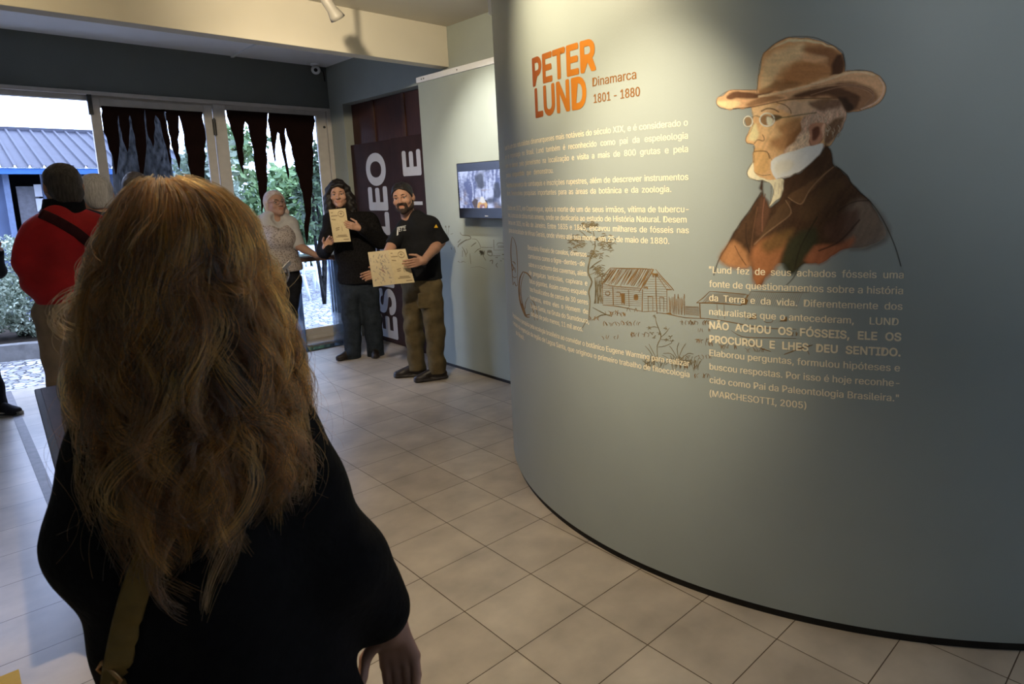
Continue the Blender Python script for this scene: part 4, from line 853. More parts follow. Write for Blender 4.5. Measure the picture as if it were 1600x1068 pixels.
plant('garden_shrub', (b_[0], 10.0, -0.02), [P_(310, 280, 10.0, 0.3, 0.3), P_(328, 250, 10.0, 0.28, 0.35), P_(290, 292, 10.0, 0.4, 0.25), P_(330, 300, 10.0, 0.4, 0.3)], 1500, 0.13, M['leaf_b'], 'pale green shrub behind the right edge of the left glass door', 23, 4)
b_ = on_y(500, 400, 10.2)
plant('garden_shrub', (b_[0], 10.2, -0.02), [P_(495, 320, 10.2, 0.3, 0.5), P_(500, 280, 10.2, 0.3, 0.4), P_(490, 250, 10.2, 0.25, 0.3)], 1000, 0.12, M['leaf_c'], 'dark shrub at the right edge of the right glass door', 24, 3)
b_ = on_y(430, 420, 16.5)
plant('hedge', (b_[0], 16.5, -0.02), [P_(370, 360, 16.5, 1.0, 0.6), P_(410, 380, 16.5, 1.0, 0.6), P_(450, 375, 16.5, 1.0, 0.6), P_(490, 370, 16.5, 1.0, 0.7), P_(520, 370, 16.5, 1.0, 0.7)], 4200, 0.18, M['leaf_c'], 'dark hedge at the back of the courtyard behind the right glass door', 25, 5)

# outbuilding with blue fascia and metal roof
M['blue'] = mat('blue_fascia_paint', (0.03, 0.11, 0.32), 0.5, 0.4, noise=0.08)
M['bluewall'] = mat('pale_blue_wall_paint', (0.06, 0.085, 0.15), 0.7, 0.3, noise=0.12, nscale=5)
M['roof'] = mat('pale_metal_roofing', (0.050, 0.054, 0.070), 0.65, 0.15, metal=0.0, noise=0.08, nscale=3)
M['pale_post'] = mat('pale_blue_post_paint', (0.11, 0.15, 0.24), 0.6, 0.3, noise=0.1)
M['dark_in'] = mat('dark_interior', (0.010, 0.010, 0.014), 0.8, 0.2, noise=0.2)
M['board_w'] = mat('white_board', (0.75, 0.77, 0.8), 0.5, 0.3, noise=0.04)
M['board_g'] = mat('grey_board', (0.22, 0.22, 0.24), 0.6, 0.3, noise=0.15)
YO = 13.0; ez = on_y(0, 262, YO)[2]; e1 = on_y(0, 272, YO)[2]
xo0, xo1 = -4.0, on_y(292, 280, YO)[0]
ob = empty('outbuilding', (0.8, YO + 0.5, -0.02), 'low pale blue outbuilding with blue fascia and ribbed metal roof across the courtyard', 'building')
xa, xb_ = on_y(17, 300, YO)[0], on_y(72, 300, YO)[0]; zs = 0.9
wl = MB().box((xo0, YO + 0.35, -0.05), (xa, YO + 0.5, ez)).box((xb_, YO + 0.35, -0.05), (xo1, YO + 0.5, ez)).box((xa, YO + 0.35, -0.05), (xb_, YO + 0.5, zs)).box((xo0, YO + 0.5, -0.05), (xo0 + 0.15, YO + 3.5, ez)).box((xo1 - 0.15, YO + 0.5, -0.05), (xo1, YO + 3.5, ez)).box((xo0, YO + 3.5, -0.05), (xo1, YO + 3.6, ez))
keep(wl.build('wall', M['bluewall']), ob)
keep(MB().box((xo0, YO + 1.4, 0), (xo1, YO + 1.45, ez)).build('interior_shade_sheet', M['dark_in']), ob)  # near-black sheet, the shade inside the opening put into its colour
keep(MB().box((xo0 - 0.2, YO - 0.03, e1), (xo1 + 0.1, YO + 0.03, ez)).build('fascia', M['blue'], bevel=0.004), ob)
for px0, px1 in ((7, 17), (74, 80), (127, 131), (138, 155)):
    a, b = on_y(px0, 300, YO + 0.3)[0], on_y(px1, 300, YO + 0.3)[0]; keep(MB().box((a, YO + 0.28, -0.05), (b, YO + 0.36, e1 + 0.05)).build('post', M['pale_post'], bevel=0.004), ob)
a, b = on_y(26, 300, YO + 0.6)[0], on_y(60, 300, YO + 0.6)[0]
keep(MB().box((a, YO + 0.6, 0.6), (b, YO + 0.64, on_y(40, 291, YO + 0.6)[2])).build('grey_panel', M['board_g']), ob)
for (y0_, y1_) in ((288, 307), (310, 330)):
    a, b = on_y(54, 300, YO + 0.55)[0], on_y(71, 300, YO + 0.55)[0]; keep(MB().box((a, YO + 0.53, on_y(60, y1_, YO + 0.55)[2]), (b, YO + 0.56, on_y(60, y0_, YO + 0.55)[2])).build('white_panel', M['board_w']), ob)
rz = on_y(0, 203, YO + 3.0)[2]
rf = MB(); nr = 46; wdt = (xo1 + 0.15 - (xo0 - 0.25)) / nr; V = []; Fc = []
prof = []
for i in range(nr):
    x = xo0 - 0.25 + i * wdt; prof += [(x, 0.0), (x + wdt * 0.80, 0.0), (x + wdt * 0.85, 0.035), (x + wdt * 0.95, 0.035)]
for x, h_ in prof: V += [(x, YO - 0.06, ez + h_), (x, YO + 3.0, rz + h_)]
for i in range(len(prof) - 1): Fc.append((2 * i, 2 * i + 2, 2 * i + 3, 2 * i + 1))
rf.add(V, Fc); rfo = rf.build('roof', M['roof']); keep(rfo, ob)
sd_ = rfo.modifiers.new('thickness', 'SOLIDIFY'); sd_.thickness = 0.01
keep(MB().box((xo0 - 0.25, YO + 2.92, rz - 0.03), (xo1 + 0.15, YO + 3.1, rz + 0.06)).build('ridge_cap', M['roof'], bevel=0.01), ob)

# white plastic chairs and a blue table in the courtyard
M['monobloc'] = mat('white_moulded_plastic', (0.72, 0.76, 0.82), 0.4, 0.5, noise=0.05)
def plastic_chair(loc, rz_, label):
    root = empty('plastic_chair', (0, 0, 0), label, 'chair', 'white plastic chairs in the courtyard')
    MB().box((-0.22, -0.22, 0.41), (0.22, 0.22, 0.435)).build('seat', M['monobloc'], root, bevel=0.012)
    for sx in (-1, 1):
        for sy in (-1, 1): MB().tube([(sx * 0.20, sy * 0.20, 0.42), (sx * 0.25, sy * 0.25, 0.0)], [0.032, 0.022], 8).build('leg', M['monobloc'], root, smooth=True)
        MB().tube(smooth_pts([(sx * 0.21, -0.2, 0.43), (sx * 0.25, -0.16, 0.6), (sx * 0.26, 0.0, 0.65), (sx * 0.25, 0.22, 0.66)], 4), 0.022, 8).build('armrest', M['monobloc'], root, smooth=True)
    b = MB().box((-0.21, 0.22, 0.76), (0.21, 0.245, 0.86)).box((-0.21, 0.21, 0.43), (0.21, 0.235, 0.50))
    for i in range(5): b.box((-0.21 + i * 0.092, 0.213, 0.49), (-0.158 + i * 0.092, 0.24, 0.78))
    b.build('backrest', M['monobloc'], root, bevel=0.008)
    root.location = loc; root.rotation_euler = (0, 0, rz_); return root
ch1 = on_z(478, 460, -0.02); ch2 = on_z(512, 452, -0.02); ch3 = on_z(450, 470, -0.02)
plastic_chair((ch1[0], ch1[1], -0.02), 2.75, 'white plastic armchair with slatted back on the cobbles, just behind the acrylic table')
plastic_chair((ch2[0] + 0.1, ch2[1] + 0.1, -0.02), -0.5, 'white plastic armchair farther right on the cobbles, by the door jamb')
plastic_chair((ch3[0] - 0.1, ch3[1] - 0.2, -0.02), 2.2, 'white plastic armchair beside the crochet-top woman, nearest the door')
ot = on_y(500, 394, 12.9)
tbl = empty('courtyard_table', (ot[0], ot[1], -0.02), 'blue-grey garden table in the courtyard beyond the white chairs', 'table')
M['slate'] = mat('blue_grey_plastic', (0.10, 0.14, 0.22), 0.4, 0.5, noise=0.1)
keep(MB().box((ot[0] - 0.6, ot[1] - 0.4, ot[2] - 0.04), (ot[0] + 0.6, ot[1] + 0.4, ot[2])).build('tabletop', M['slate'], bevel=0.01), tbl)
for sx in (-1, 1):
    for sy in (-1, 1): keep(MB().tube([(ot[0] + sx * 0.5, ot[1] + sy * 0.32, ot[2] - 0.04), (ot[0] + sx * 0.53, ot[1] + sy * 0.34, -0.02)], 0.03, 8).build('leg', M['slate']), tbl)
# ================================================================== PEOPLE: implicit-surface modelling
def smin(a, b, k):
    if k <= 0: return np.minimum(a, b)
    h = np.clip(0.5 + 0.5 * (b - a) / k, 0, 1); return b * (1 - h) + a * h - k * h * (1 - h)
def rotz(a): c, s = math.cos(a), math.sin(a); return np.array([[c, -s, 0], [s, c, 0], [0, 0, 1.0]])
class SDF:
    def __init__(s, lo, hi, h):
        s.lo = np.array(lo, float); s.h = h; s.n = np.maximum(4, np.ceil((np.array(hi, float) - s.lo) / h).astype(int) + 1)
        s.F = np.full(s.n, 1.0, np.float32)
    def sub(s, lo, hi):
        a = np.clip(np.floor((np.array(lo) - s.lo) / s.h).astype(int), 0, s.n); b = np.clip(np.ceil((np.array(hi) - s.lo) / s.h).astype(int) + 1, 0, s.n)
        if (b <= a).any(): return None, None
        g = [s.lo[i] + s.h * np.arange(a[i], b[i]) for i in range(3)]
        return (slice(a[0], b[0]), slice(a[1], b[1]), slice(a[2], b[2])), np.stack(np.meshgrid(*g, indexing='ij'), -1)
    def put(s, sl, d, k, op):
        if op == 'add': s.F[sl] = smin(s.F[sl], d, k)
        elif op == 'cut': s.F[sl] = -smin(-s.F[sl], d, k)
        elif op == 'and': s.F[sl] = np.maximum(s.F[sl], d)
    def cap(s, a, b, ra, rb=None, k=0.02, fr=None, sc=(1, 1, 1), op='add'):
        """tapered capsule; fr, sc: frame and stretch of its cross-section"""
        rb = ra if rb is None else rb; a = np.array(a, float); b = np.array(b, float); sc = np.array(sc, float)
        m = max(ra, rb) * max(1, sc.max()) + k + 2.5 * s.h
        sl, P = s.sub(np.minimum(a, b) - m, np.maximum(a, b) + m)
        if sl is None: return s
        R = np.eye(3) if fr is None else fr
        p = ((P - a) @ R) / sc; q = ((b - a) @ R) / sc
        t = np.clip((p @ q) / (q @ q + 1e-12), 0, 1); d = np.linalg.norm(p - t[..., None] * q, axis=-1) - (ra + (rb - ra) * t)
        s.put(sl, d * sc.min(), k, op); return s
    def ell(s, c, r, k=0.02, fr=None, op='add'):
        c = np.array(c, float); r = np.array(r, float); m = r.max() + k + 2.5 * s.h
        sl, P = s.sub(c - m, c + m)
        if sl is None: return s
        p = (P - c) @ (np.eye(3) if fr is None else fr); k0 = np.linalg.norm(p / r, axis=-1); k1 = np.linalg.norm(p / r**2, axis=-1)
        s.put(sl, np.where(k1 > 1e-6, k0 * (k0 - 1) / np.maximum(k1, 1e-6), -r.min()), k, op); return s
    def chain(s, pts, rs, k=0.015, **kw):
        for i in range(len(pts) - 1): s.cap(pts[i], pts[i + 1], rs[i], rs[i + 1], k, **kw)
        return s
    def plane(s, p, n):
        """keep the side the normal points away from"""
        sl, P = s.sub(s.lo, s.lo + s.h * s.n); n = np.array(n, float); n = n / np.linalg.norm(n); s.F = np.maximum(s.F, (P - np.array(p)) @ n); return s
    def wobble(s, amp, freq, seed):
        sl, P = s.sub(s.lo, s.lo + s.h * s.n); r = np.random.RandomState(seed); w_ = 0
        for i in range(6):
            d = r.normal(size=3); d /= np.linalg.norm(d); w_ = w_ + np.sin(P @ d * freq * r.uniform(0.6, 1.6) + r.uniform(0, 6.28))
        s.F = s.F + (amp / 3 * w_).astype(np.float32); return s
    def mesh(s):
        F = s.F.copy(); F[0] = F[-1] = 1; F[:, 0] = F[:, -1] = 1; F[:, :, 0] = F[:, :, -1] = 1
        S = F < 0; n = F.shape; c = [x - 1 for x in n]
        acc = np.zeros(c + [3], np.float32); cnt = np.zeros(c, np.float32)
        for ax in range(3):
            o = [i for i in range(3) if i != ax]
            A = [slice(None)] * 3; B = [slice(None)] * 3; A[ax] = slice(0, -1); B[ax] = slice(1, None)
            fa, fb = F[tuple(A)], F[tuple(B)]; cr = (fa < 0) != (fb < 0); t = np.where(cr, fa / np.where(cr, fa - fb, 1), 0)
            for u in (0, 1):
                for v in (0, 1):
                    sl = [slice(None)] * 3; sl[o[0]] = slice(u, u + c[o[0]]); sl[o[1]] = slice(v, v + c[o[1]]); sl = tuple(sl)
                    m = cr[sl]; cnt += m; acc[..., ax] += np.where(m, t[sl], 0); acc[..., o[0]] += m * u; acc[..., o[1]] += m * v
        act = cnt > 0; idx = -np.ones(c, int); idx[act] = np.arange(act.sum())
        pos = np.stack(np.nonzero(act), 1) + acc[act] / cnt[act][:, None]; V = s.lo + pos * s.h
        Q = []
        for ax in range(3):
            o = [i for i in range(3) if i != ax]
            A = [slice(None)] * 3; B = [slice(None)] * 3; A[ax] = slice(0, -1); B[ax] = slice(1, None)
            for q in o: A[q] = slice(1, -1); B[q] = slice(1, -1)
            sa, sb = S[tuple(A)], S[tuple(B)]; cr = sa != sb; I = np.stack(np.nonzero(cr), 1); fl = sa[cr]
            def cell(du, dv):
                J = I.copy(); J[:, o[0]] += 1 - du; J[:, o[1]] += 1 - dv
                return idx[J[:, 0], J[:, 1], J[:, 2]]
            q = np.stack([cell(1, 1), cell(0, 1), cell(0, 0), cell(1, 0)], 1)
            flip = fl if ax != 1 else ~fl
            q[~flip] = q[~flip][:, ::-1]; Q.append(q)
        Q = np.concatenate(Q); a, b, c_ = V[Q[:, 0]], V[Q[:, 1]], V[Q[:, 2]]
        if np.einsum('ij,ij->i', a, np.cross(b, c_)).sum() + np.einsum('ij,ij->i', a, np.cross(c_, V[Q[:, 3]])).sum() < 0: Q = Q[:, ::-1]
        return V, Q
def join(parts):
    V = []; Fq = []; n = 0
    for v, f in parts: V.append(v); Fq.append(f + n); n += len(v)
    return np.concatenate(V), np.concatenate(Fq)
def fast_mesh(name, V, Fq, m, root=None, paint=None):
    me = bpy.data.meshes.new(name); nv, nf = len(V), len(Fq)
    me.vertices.add(nv); me.vertices.foreach_set('co', np.asarray(V, np.float32).ravel()); me.loops.add(4 * nf); me.loops.foreach_set('vertex_index', np.asarray(Fq, np.int32).ravel())
    me.polygons.add(nf); me.polygons.foreach_set('loop_start', np.arange(0, 4 * nf, 4, dtype=np.int32)); me.update(calc_edges=True); me.shade_smooth()
    if paint is not None: ca = me.color_attributes.new('paint', 'FLOAT_COLOR', 'POINT'); ca.data.foreach_set('color', np.asarray(paint, np.float32).ravel())
    me.materials.append(m); o = bpy.data.objects.new(name, me); COL.objects.link(o)
    if root is not None: keep(o, root)
    return o

# ---- head, in its own frame: +y faces forward, +z up, origin between the ears at eye level
def head_sdf(h=0.004, extra=0.0, ears=True, wide=1.0):
    s = SDF((-0.12, -0.15, -0.20), (0.12, 0.15, 0.15), h)
    s.ell((0, -0.012, 0.03), (0.076 * wide + extra, 0.096 + extra, 0.088 + extra), 0.0)
    s.ell((0, 0.022, -0.03), (0.064 * wide + extra, 0.068 + extra, 0.085 + extra), 0.03)
    s.cap((-0.05 * wide, 0.0, -0.058), (0, 0.064, -0.096), 0.022 + extra, 0.021 + extra, 0.03); s.cap((0.05 * wide, 0.0, -0.058), (0, 0.064, -0.096), 0.022 + extra, 0.021 + extra, 0.03)
    s.cap((0, -0.02, -0.05), (0, -0.03, -0.19), 0.054, 0.058, 0.03)
    if extra == 0:
        s.ell((-0.032, 0.100, 0.0), (0.021, 0.022, 0.014), 0.012, op='cut'); s.ell((0.032, 0.100, 0.0), (0.021, 0.022, 0.014), 0.012, op='cut')
        s.cap((-0.045, 0.077, 0.021), (-0.012, 0.087, 0.017), 0.008, 0.008, 0.012); s.cap((0.045, 0.077, 0.021), (0.012, 0.087, 0.017), 0.008, 0.008, 0.012)
        s.cap((0, 0.085, 0.012), (0, 0.112, -0.030), 0.008, 0.0125, 0.010); s.ell((-0.013, 0.098, -0.034), (0.009, 0.011, 0.008), 0.006); s.ell((0.013, 0.098, -0.034), (0.009, 0.011, 0.008), 0.006)
        s.cap((-0.020, 0.082, -0.058), (0.020, 0.082, -0.058), 0.0085, 0.0085, 0.008); s.cap((-0.016, 0.082, -0.068), (0.016, 0.082, -0.068), 0.009, 0.009, 0.008); s.ell((0, 0.098, -0.063), (0.022, 0.012, 0.0022), 0.004, op='cut')
        [s.cap((sx * 0.045, 0.078, 0.0105), (sx * 0.020, 0.084, 0.0115), 0.0065, 0.0065, 0.005) for sx in (-1, 1)]; s.ell((-0.045, 0.062, -0.03), (0.022, 0.02, 0.02), 0.02); s.ell((0.045, 0.062, -0.03), (0.022, 0.02, 0.02), 0.02)
        if ears:
            for sx in (-1, 1): s.ell((sx * 0.079 * wide, -0.012, -0.006), (0.011, 0.020, 0.032), 0.006); s.ell((sx * 0.089 * wide, -0.008, -0.002), (0.008, 0.011, 0.018), 0.004, op='cut')
    return s
HEADC = {}
def head_mesh(wide=1.0):
    if wide not in HEADC: HEADC[wide] = head_sdf(wide=wide).mesh()
    return HEADC[wide]
def head_frame(pos, rz, pitch=0.0, tilt=0.0, sc=1.0):
    return Matrix.Translation(Vector(pos)) @ Matrix.Rotation(rz, 4, 'Z') @ Matrix.Rotation(tilt, 4, 'Y') @ Matrix.Rotation(pitch, 4, 'X') @ Matrix.Scale(sc, 4)
def xf(Mx, V): A = np.array(Mx); return V @ A[:3, :3].T + A[:3, 3]
SKIN = {}
def skin_mat(name): 
    if name not in SKIN: SKIN[name] = attr_mat(name, 0.55, 0.35)
    return SKIN[name]
def face_paint(V, tone):
    c = np.tile(np.array([*tone, 1.0]), (len(V), 1)); x, y, z = V.T
    lips = np.exp(-((np.abs(x) / 0.024)**4)) * np.exp(-(((z + 0.063) / 0.010)**4)) * (y > 0.072)
    c[:, :3] = c[:, :3] * (1 - lips[:, None]) + lips[:, None] * np.array(tone) * np.array([0.90, 0.66, 0.64])
    return c
def eyes_and_brows(Mx, root, brow_m, white_m, iris_m):
    for sx in (-1, 1):
        e = MB().lathe([(0.0001, -0.0125), (0.006, -0.011), (0.011, -0.006), (0.0125, 0), (0.011, 0.006), (0.006, 0.011), (0.0001, 0.0125)], Mx @ Matrix.Translation((sx * 0.032, 0.0705, 0.0)) @ Matrix.Rotation(-math.pi / 2, 4, 'X'), 16)
        eo = keep(e.build('eye', white_m, smooth=True), root)
        ir = MB().lathe([(0.0001, 0.0122), (0.0035, 0.0126), (0.0055, 0.0118), (0.006, 0.0105)], Mx @ Matrix.Translation((sx * 0.032, 0.0710, 0.0)) @ Matrix.Rotation(-math.pi / 2, 4, 'X'), 12)
        keep(ir.build('iris', iris_m, smooth=True), eo)
        b = MB().tube([xf(Mx, np.array([p]))[0] for p in ((sx * 0.015, 0.0945, 0.020), (sx * 0.030, 0.0925, 0.026), (sx * 0.048, 0.080, 0.022))], [0.0035, 0.004, 0.002], 6); keep(b.build('eyebrow', brow_m, smooth=True), root)

def hand_prims(s, wrist, Fd, N, side, curl=(0.4, 0.5, 0.4), spread=1.0, k=1.0, thumb=0.35, fing=(1.0, 1.08, 1.0, 0.82)):
    """palm, four unequal bent fingers, thumb; Fd along fingers, N out of the palm, side = thumb side direction"""
    Fd = np.array(Fd, float); Fd /= np.linalg.norm(Fd); N = np.array(N, float); N = N - Fd * (N @ Fd); N /= np.linalg.norm(N)
    T = np.array(side, float); T = T - Fd * (T @ Fd) - N * (T @ N); T /= np.linalg.norm(T); W = np.array(wrist, float)
    for i, off in enumerate((0.030, 0.010, -0.010, -0.028)):
        kn = W + Fd * (0.088 - 0.004 * abs(i - 1)) * k + T * off * k * spread; s.cap(W + Fd * 0.012 * k + T * off * 0.55 * k, kn, 0.014 * k, 0.0115 * k, 0.012)
        p = kn; d = Fd + T * off * 1.2 * (spread - 0.6); d /= np.linalg.norm(d); ang = 0
        for j, (ln, cu) in enumerate(zip((0.042, 0.026, 0.021), curl)):
            ang += cu * (1 + 0.08 * i); e = math.cos(ang) * d - -math.sin(ang) * N
            q = p + e * ln * k * fing[i]; r0 = (0.0098, 0.0088, 0.0080)[j] * k; s.cap(p, q, r0, r0 * 0.92, 0.004); p = q
    b = W + Fd * 0.022 * k + T * 0.026 * k; d = Fd * 0.62 + T * 0.72 + N * thumb; d /= np.linalg.norm(d); m = b + d * 0.042 * k
    d2 = Fd * 0.85 + T * 0.25 + N * (thumb + 0.25); d2 /= np.linalg.norm(d2); m2 = m + d2 * 0.032 * k
    s.cap(W + Fd * 0.012 * k + T * 0.012 * k, b, 0.016 * k, 0.014 * k, 0.012); s.cap(b, m, 0.0135 * k, 0.0115 * k, 0.008); s.cap(m, m2, 0.0108 * k, 0.0098 * k, 0.004); s.cap(m2, m2 + d2 * 0.022 * k, 0.0098 * k, 0.008 * k, 0.004)
def arm_hand(elbow, wrist, Fd, N, side, r0=0.042, r1=0.028, h=0.0035, **kw):
    P = np.array([elbow, wrist, np.array(wrist) + np.array(Fd) / np.linalg.norm(Fd) * 0.2]); s = SDF(P.min(0) - 0.11, P.max(0) + 0.11, h)
    mid = np.array(elbow) * 0.65 + np.array(wrist) * 0.35
    s.cap(elbow, mid, r0, r0 * 0.98, 0.02); s.cap(mid, wrist, r0 * 0.95, r1, 0.02); s.cap(wrist, np.array(wrist) + np.array(Fd) / np.linalg.norm(Fd) * 0.02, r1, r1 * 0.95, 0.02, )
    hand_prims(s, wrist, Fd, N, side, **kw); return s.mesh()

M['eye_white'] = mat('eye_white', (0.34, 0.32, 0.30), 0.3, 0.5); M['iris_dark'] = mat('dark_iris', (0.03, 0.018, 0.01), 0.25, 0.5)
M['hair_black'] = mat('near_black_hair', (0.010, 0.007, 0.006), 0.55, 0.35, noise=0.5, nscale=60, stretch=(1, 1, 0.15), bump=0.5, bscale=90)
M['hair_grey'] = mat('grey_hair', (0.30, 0.29, 0.29), 0.6, 0.3, noise=0.3, nscale=130, bump=0.5, bscale=150, stretch=(1, 1, 0.15))
M['hair_pale'] = mat('pale_grey_hair', (0.40, 0.33, 0.30), 0.6, 0.3, noise=0.3, nscale=130, bump=0.5, bscale=150, stretch=(1, 1, 0.15))
M['hair_dkgrey'] = mat('dark_grey_brown_hair', (0.055, 0.045, 0.038), 0.6, 0.3, noise=0.5, nscale=130, bump=0.6, bscale=150, stretch=(1, 1, 0.15))
M['shoe'] = mat('dark_brown_leather', (0.018, 0.012, 0.009), 0.45, 0.4, noise=0.3, nscale=25)
M['sole'] = mat('dark_sole_rubber', (0.012, 0.012, 0.012), 0.8, 0.2)

def face_dir(p, yaw_off=0.0):
    """rotation that turns local +y from p toward the camera, then by yaw_off"""
    f = -np.array([p[0], p[1]]); return math.atan2(-f[0], f[1]) + yaw_off
def fwd(rz): return np.array([-math.sin(rz), math.cos(rz), 0.0])
def rgt(rz): return np.array([math.cos(rz), math.sin(rz), 0.0])

def shoe(s, ankle, d, floor=0.0, L_=0.20, wd=0.042):
    d = np.array(d, float); d[2] = 0; d /= np.linalg.norm(d); a = np.array([ankle[0], ankle[1], floor])
    up = np.array([0, 0, 1.0])
    sd = np.cross(d, up); R = np.stack([sd, d, up], 1)
    s.cap(a - d * 0.040 + up * 0.014, a + d * (L_ - 0.055) + up * 0.014, wd * 1.02, wd * 1.0, 0.0, R, (1, 1, 0.34))             # sole
    s.ell(a + d * (L_ - 0.075) + up * 0.036, (wd * 0.90, 0.066, 0.030), 0.012, R)                                              # toe box
    s.cap(a - d * 0.040 + up * 0.050, a + d * 0.03 + up * 0.052, wd * 0.80, wd * 0.85, 0.012, R, (1, 1, 1.0))                   # heel counter
    s.cap(a + d * 0.015 + up * 0.085, a + d * (L_ - 0.085) + up * 0.045, wd * 0.85, wd * 0.66, 0.015); s.cap(a - d * 0.01 + up * 0.06, np.array(ankle) + up * 0.03, 0.043, 0.045, 0.02)
def shoes(pairs, root, m, name='shoe', **kw):
    for ankle, d in pairs:
        a = np.array(ankle); s = SDF((a[0] - 0.3, a[1] - 0.3, -0.02), (a[0] + 0.3, a[1] + 0.3, 0.2), 0.007); shoe(s, ankle, d, **kw)
        s.plane((0, 0, 0.002), (0, 0, -1)); s.plane((0, 0, a[2] + 0.03), (0, 0, 1)); V, Fq = s.mesh(); keep_o = fast_mesh(name, V, Fq, m, root)

def trousers(hips, legs, m, root, waist_z, r=(0.105, 0.075, 0.062), h=0.008, wob=0.006, belly=0.15, rz=0.0, name='trousers'):
    pts = [p for l in legs for p in l] + list(hips); P = np.array(pts); s = SDF(P.min(0) - 0.22, P.max(0) + 0.22, h)
    fr = rotz(rz)
    c = (np.array(hips[0]) + np.array(hips[1])) / 2
    s.cap(c + np.array([0, 0, -0.02]), (c[0], c[1], waist_z), belly, belly * 0.97, 0.03, fr, (1.0, 0.78, 1.0))
    for l in legs:
        s.cap(l[0], l[1], r[0], r[1], 0.04); s.cap(l[1], np.array(l[2]) + np.array([0, 0, -0.07]), r[1], r[2], 0.03)
    if wob: s.wobble(wob, 38, 3)
    s.plane((0, 0, waist_z), (0, 0, 1)); zmin = min(l[2][2] for l in legs) - 0.045; s.plane((0, 0, zmin), (0, 0, -1))
    V, Fq = s.mesh(); return fast_mesh(name, V, Fq, m, root)
# ================================================================== THE VISITORS
def J(x, y, D, off=0.0): return at_d(x, y, D + off)
def body_core(root, parts, paint_tone, mname):
    V, Fq = join(parts); col = np.concatenate([face_paint_cache.get(id(v), np.tile(np.array([*paint_tone, 1.0]), (len(v), 1))) for v, _ in parts])
    o = fast_mesh('body', V, Fq, skin_mat(mname), root, paint=col); return o
face_paint_cache = {}
def add_head(Mx, tone, wide=1.0):
    V, Fq = head_mesh(wide); c = face_paint(V, tone); W = xf(Mx, V); face_paint_cache[id(W)] = c; return (W, Fq)
def torso_core(lo_pts, neck, chest, hips, legs, h=0.012):
    """slim body under the clothes: trunk and legs in one surface"""
    P = np.array([neck, chest] + list(hips) + [q for l in legs for q in l]); s = SDF(P.min(0) - 0.18, P.max(0) + 0.18, h)
    hc = (np.array(hips[0]) + np.array(hips[1])) / 2
    s.cap(hc, chest, 0.085, 0.085, 0.04); s.cap(chest, neck, 0.075, 0.05, 0.05)
    for l in legs: s.cap(l[0], l[1], 0.07, 0.05, 0.04); s.cap(l[1], l[2], 0.05, 0.035, 0.03)
    return s.mesh()
def hair_part(name, Mx, m, root, build, h=0.005, noise=0.0025, seed=1):
    s = SDF((-0.15, -0.18, -0.42), (0.15, 0.15, 0.17), h); build(s)
    if noise: s.wobble(noise, 90, seed)
    V, Fq = s.mesh(); return fast_mesh(name, xf(Mx, V), Fq, m, root)

# ------------------------------------------------ man in the black T-shirt, holding the map
D = 5.86
tone = (0.36, 0.19, 0.12)
m1 = empty('person', (*at_d(668, 582, D)[:2], 0), 'bearded man in black T-shirt and khaki cargo trousers holding an unfolded map', 'person')
rzb = face_dir(m1.location, -0.55)
hM = head_frame(J(630, 309, D), face_dir(m1.location, -0.28), -0.02, 0.14, 1.06)
neck = J(650, 338, D); chest = J(655, 372, D); hips = [J(645, 448, D, 0.05), J(673, 447, D, -0.05)]
legs = [[hips[0], J(646, 508, D, 0.08), J(652, 566, D, 0.10)], [hips[1], J(678, 507, D, -0.08), J(684, 574, D, -0.09)]]
wr1 = J(662, 407, D, -0.30); hd1 = J(640, 412, D, -0.37) - wr1; wr2 = J(594, 425, D, -0.18); hd2 = J(574, 431, D, -0.22) - wr2
toCam = -np.array([m1.location[0], m1.location[1], 0]); toCam /= np.linalg.norm(toCam)
a1 = arm_hand(J(688, 378, D, -0.02), wr1, hd1, -toCam, (0, 0, 1), 0.046, 0.031, curl=(0.15, 0.35, 0.3), h=0.004)
a2 = arm_hand(J(612, 384, D, -0.02), wr2, hd2, toCam, (0, 0, 1), 0.046, 0.031, curl=(0.1, 0.3, 0.3), h=0.004)
body_core(m1, [add_head(hM, tone), torso_core(None, neck, chest, hips, legs), a1, a2], tone, 'tan_skin')
eyes_and_brows(hM, m1, M['hair_black'], M['eye_white'], M['iris_dark'])
def short_hair(s):
    s.F[:] = head_sdf_like(s, 0.008); s.plane((0, 0.055, 0.045), (0, 0.75, -0.65)); s.plane((0, 0.0, -0.03), (0, 0.35, -0.9))
def head_sdf_like(s, extra):
    t = SDF(s.lo, s.lo + s.h * (s.n - 1), s.h); t.ell((0, -0.012, 0.032), (0.076 + extra, 0.097 + extra, 0.089 + extra), 0.0); t.ell((0, 0.0, 0.0), (0.070 + extra, 0.085 + extra, 0.075 + extra), 0.02); return t.F[:s.n[0], :s.n[1], :s.n[2]]
hair_part('hair', hM, M['hair_black'], m1, short_hair, seed=3, noise=0.004)
def beard(s):
    s.cap((-0.062, 0.005, -0.035), (-0.045, 0.02, -0.075), 0.016, 0.022, 0.02); s.cap((0.062, 0.005, -0.035), (0.045, 0.02, -0.075), 0.016, 0.022, 0.02)
    s.cap((-0.045, 0.025, -0.078), (0, 0.072, -0.103), 0.025, 0.025, 0.02); s.cap((0.045, 0.025, -0.078), (0, 0.072, -0.103), 0.025, 0.025, 0.02)
    s.cap((-0.024, 0.086, -0.052), (0.024, 0.086, -0.052), 0.0085, 0.0085, 0.01); s.cap((-0.028, 0.082, -0.052), (-0.03, 0.07, -0.09), 0.011, 0.014, 0.01); s.cap((0.028, 0.082, -0.052), (0.03, 0.07, -0.09), 0.011, 0.014, 0.01)
    s.ell((0, 0.1, -0.066), (0.02, 0.02, 0.009), 0.004, op='cut')
M['beard'] = mat('short_dark_beard', (0.035, 0.022, 0.016), 0.7, 0.2, noise=0.5, nscale=120, bump=0.4, bscale=160)
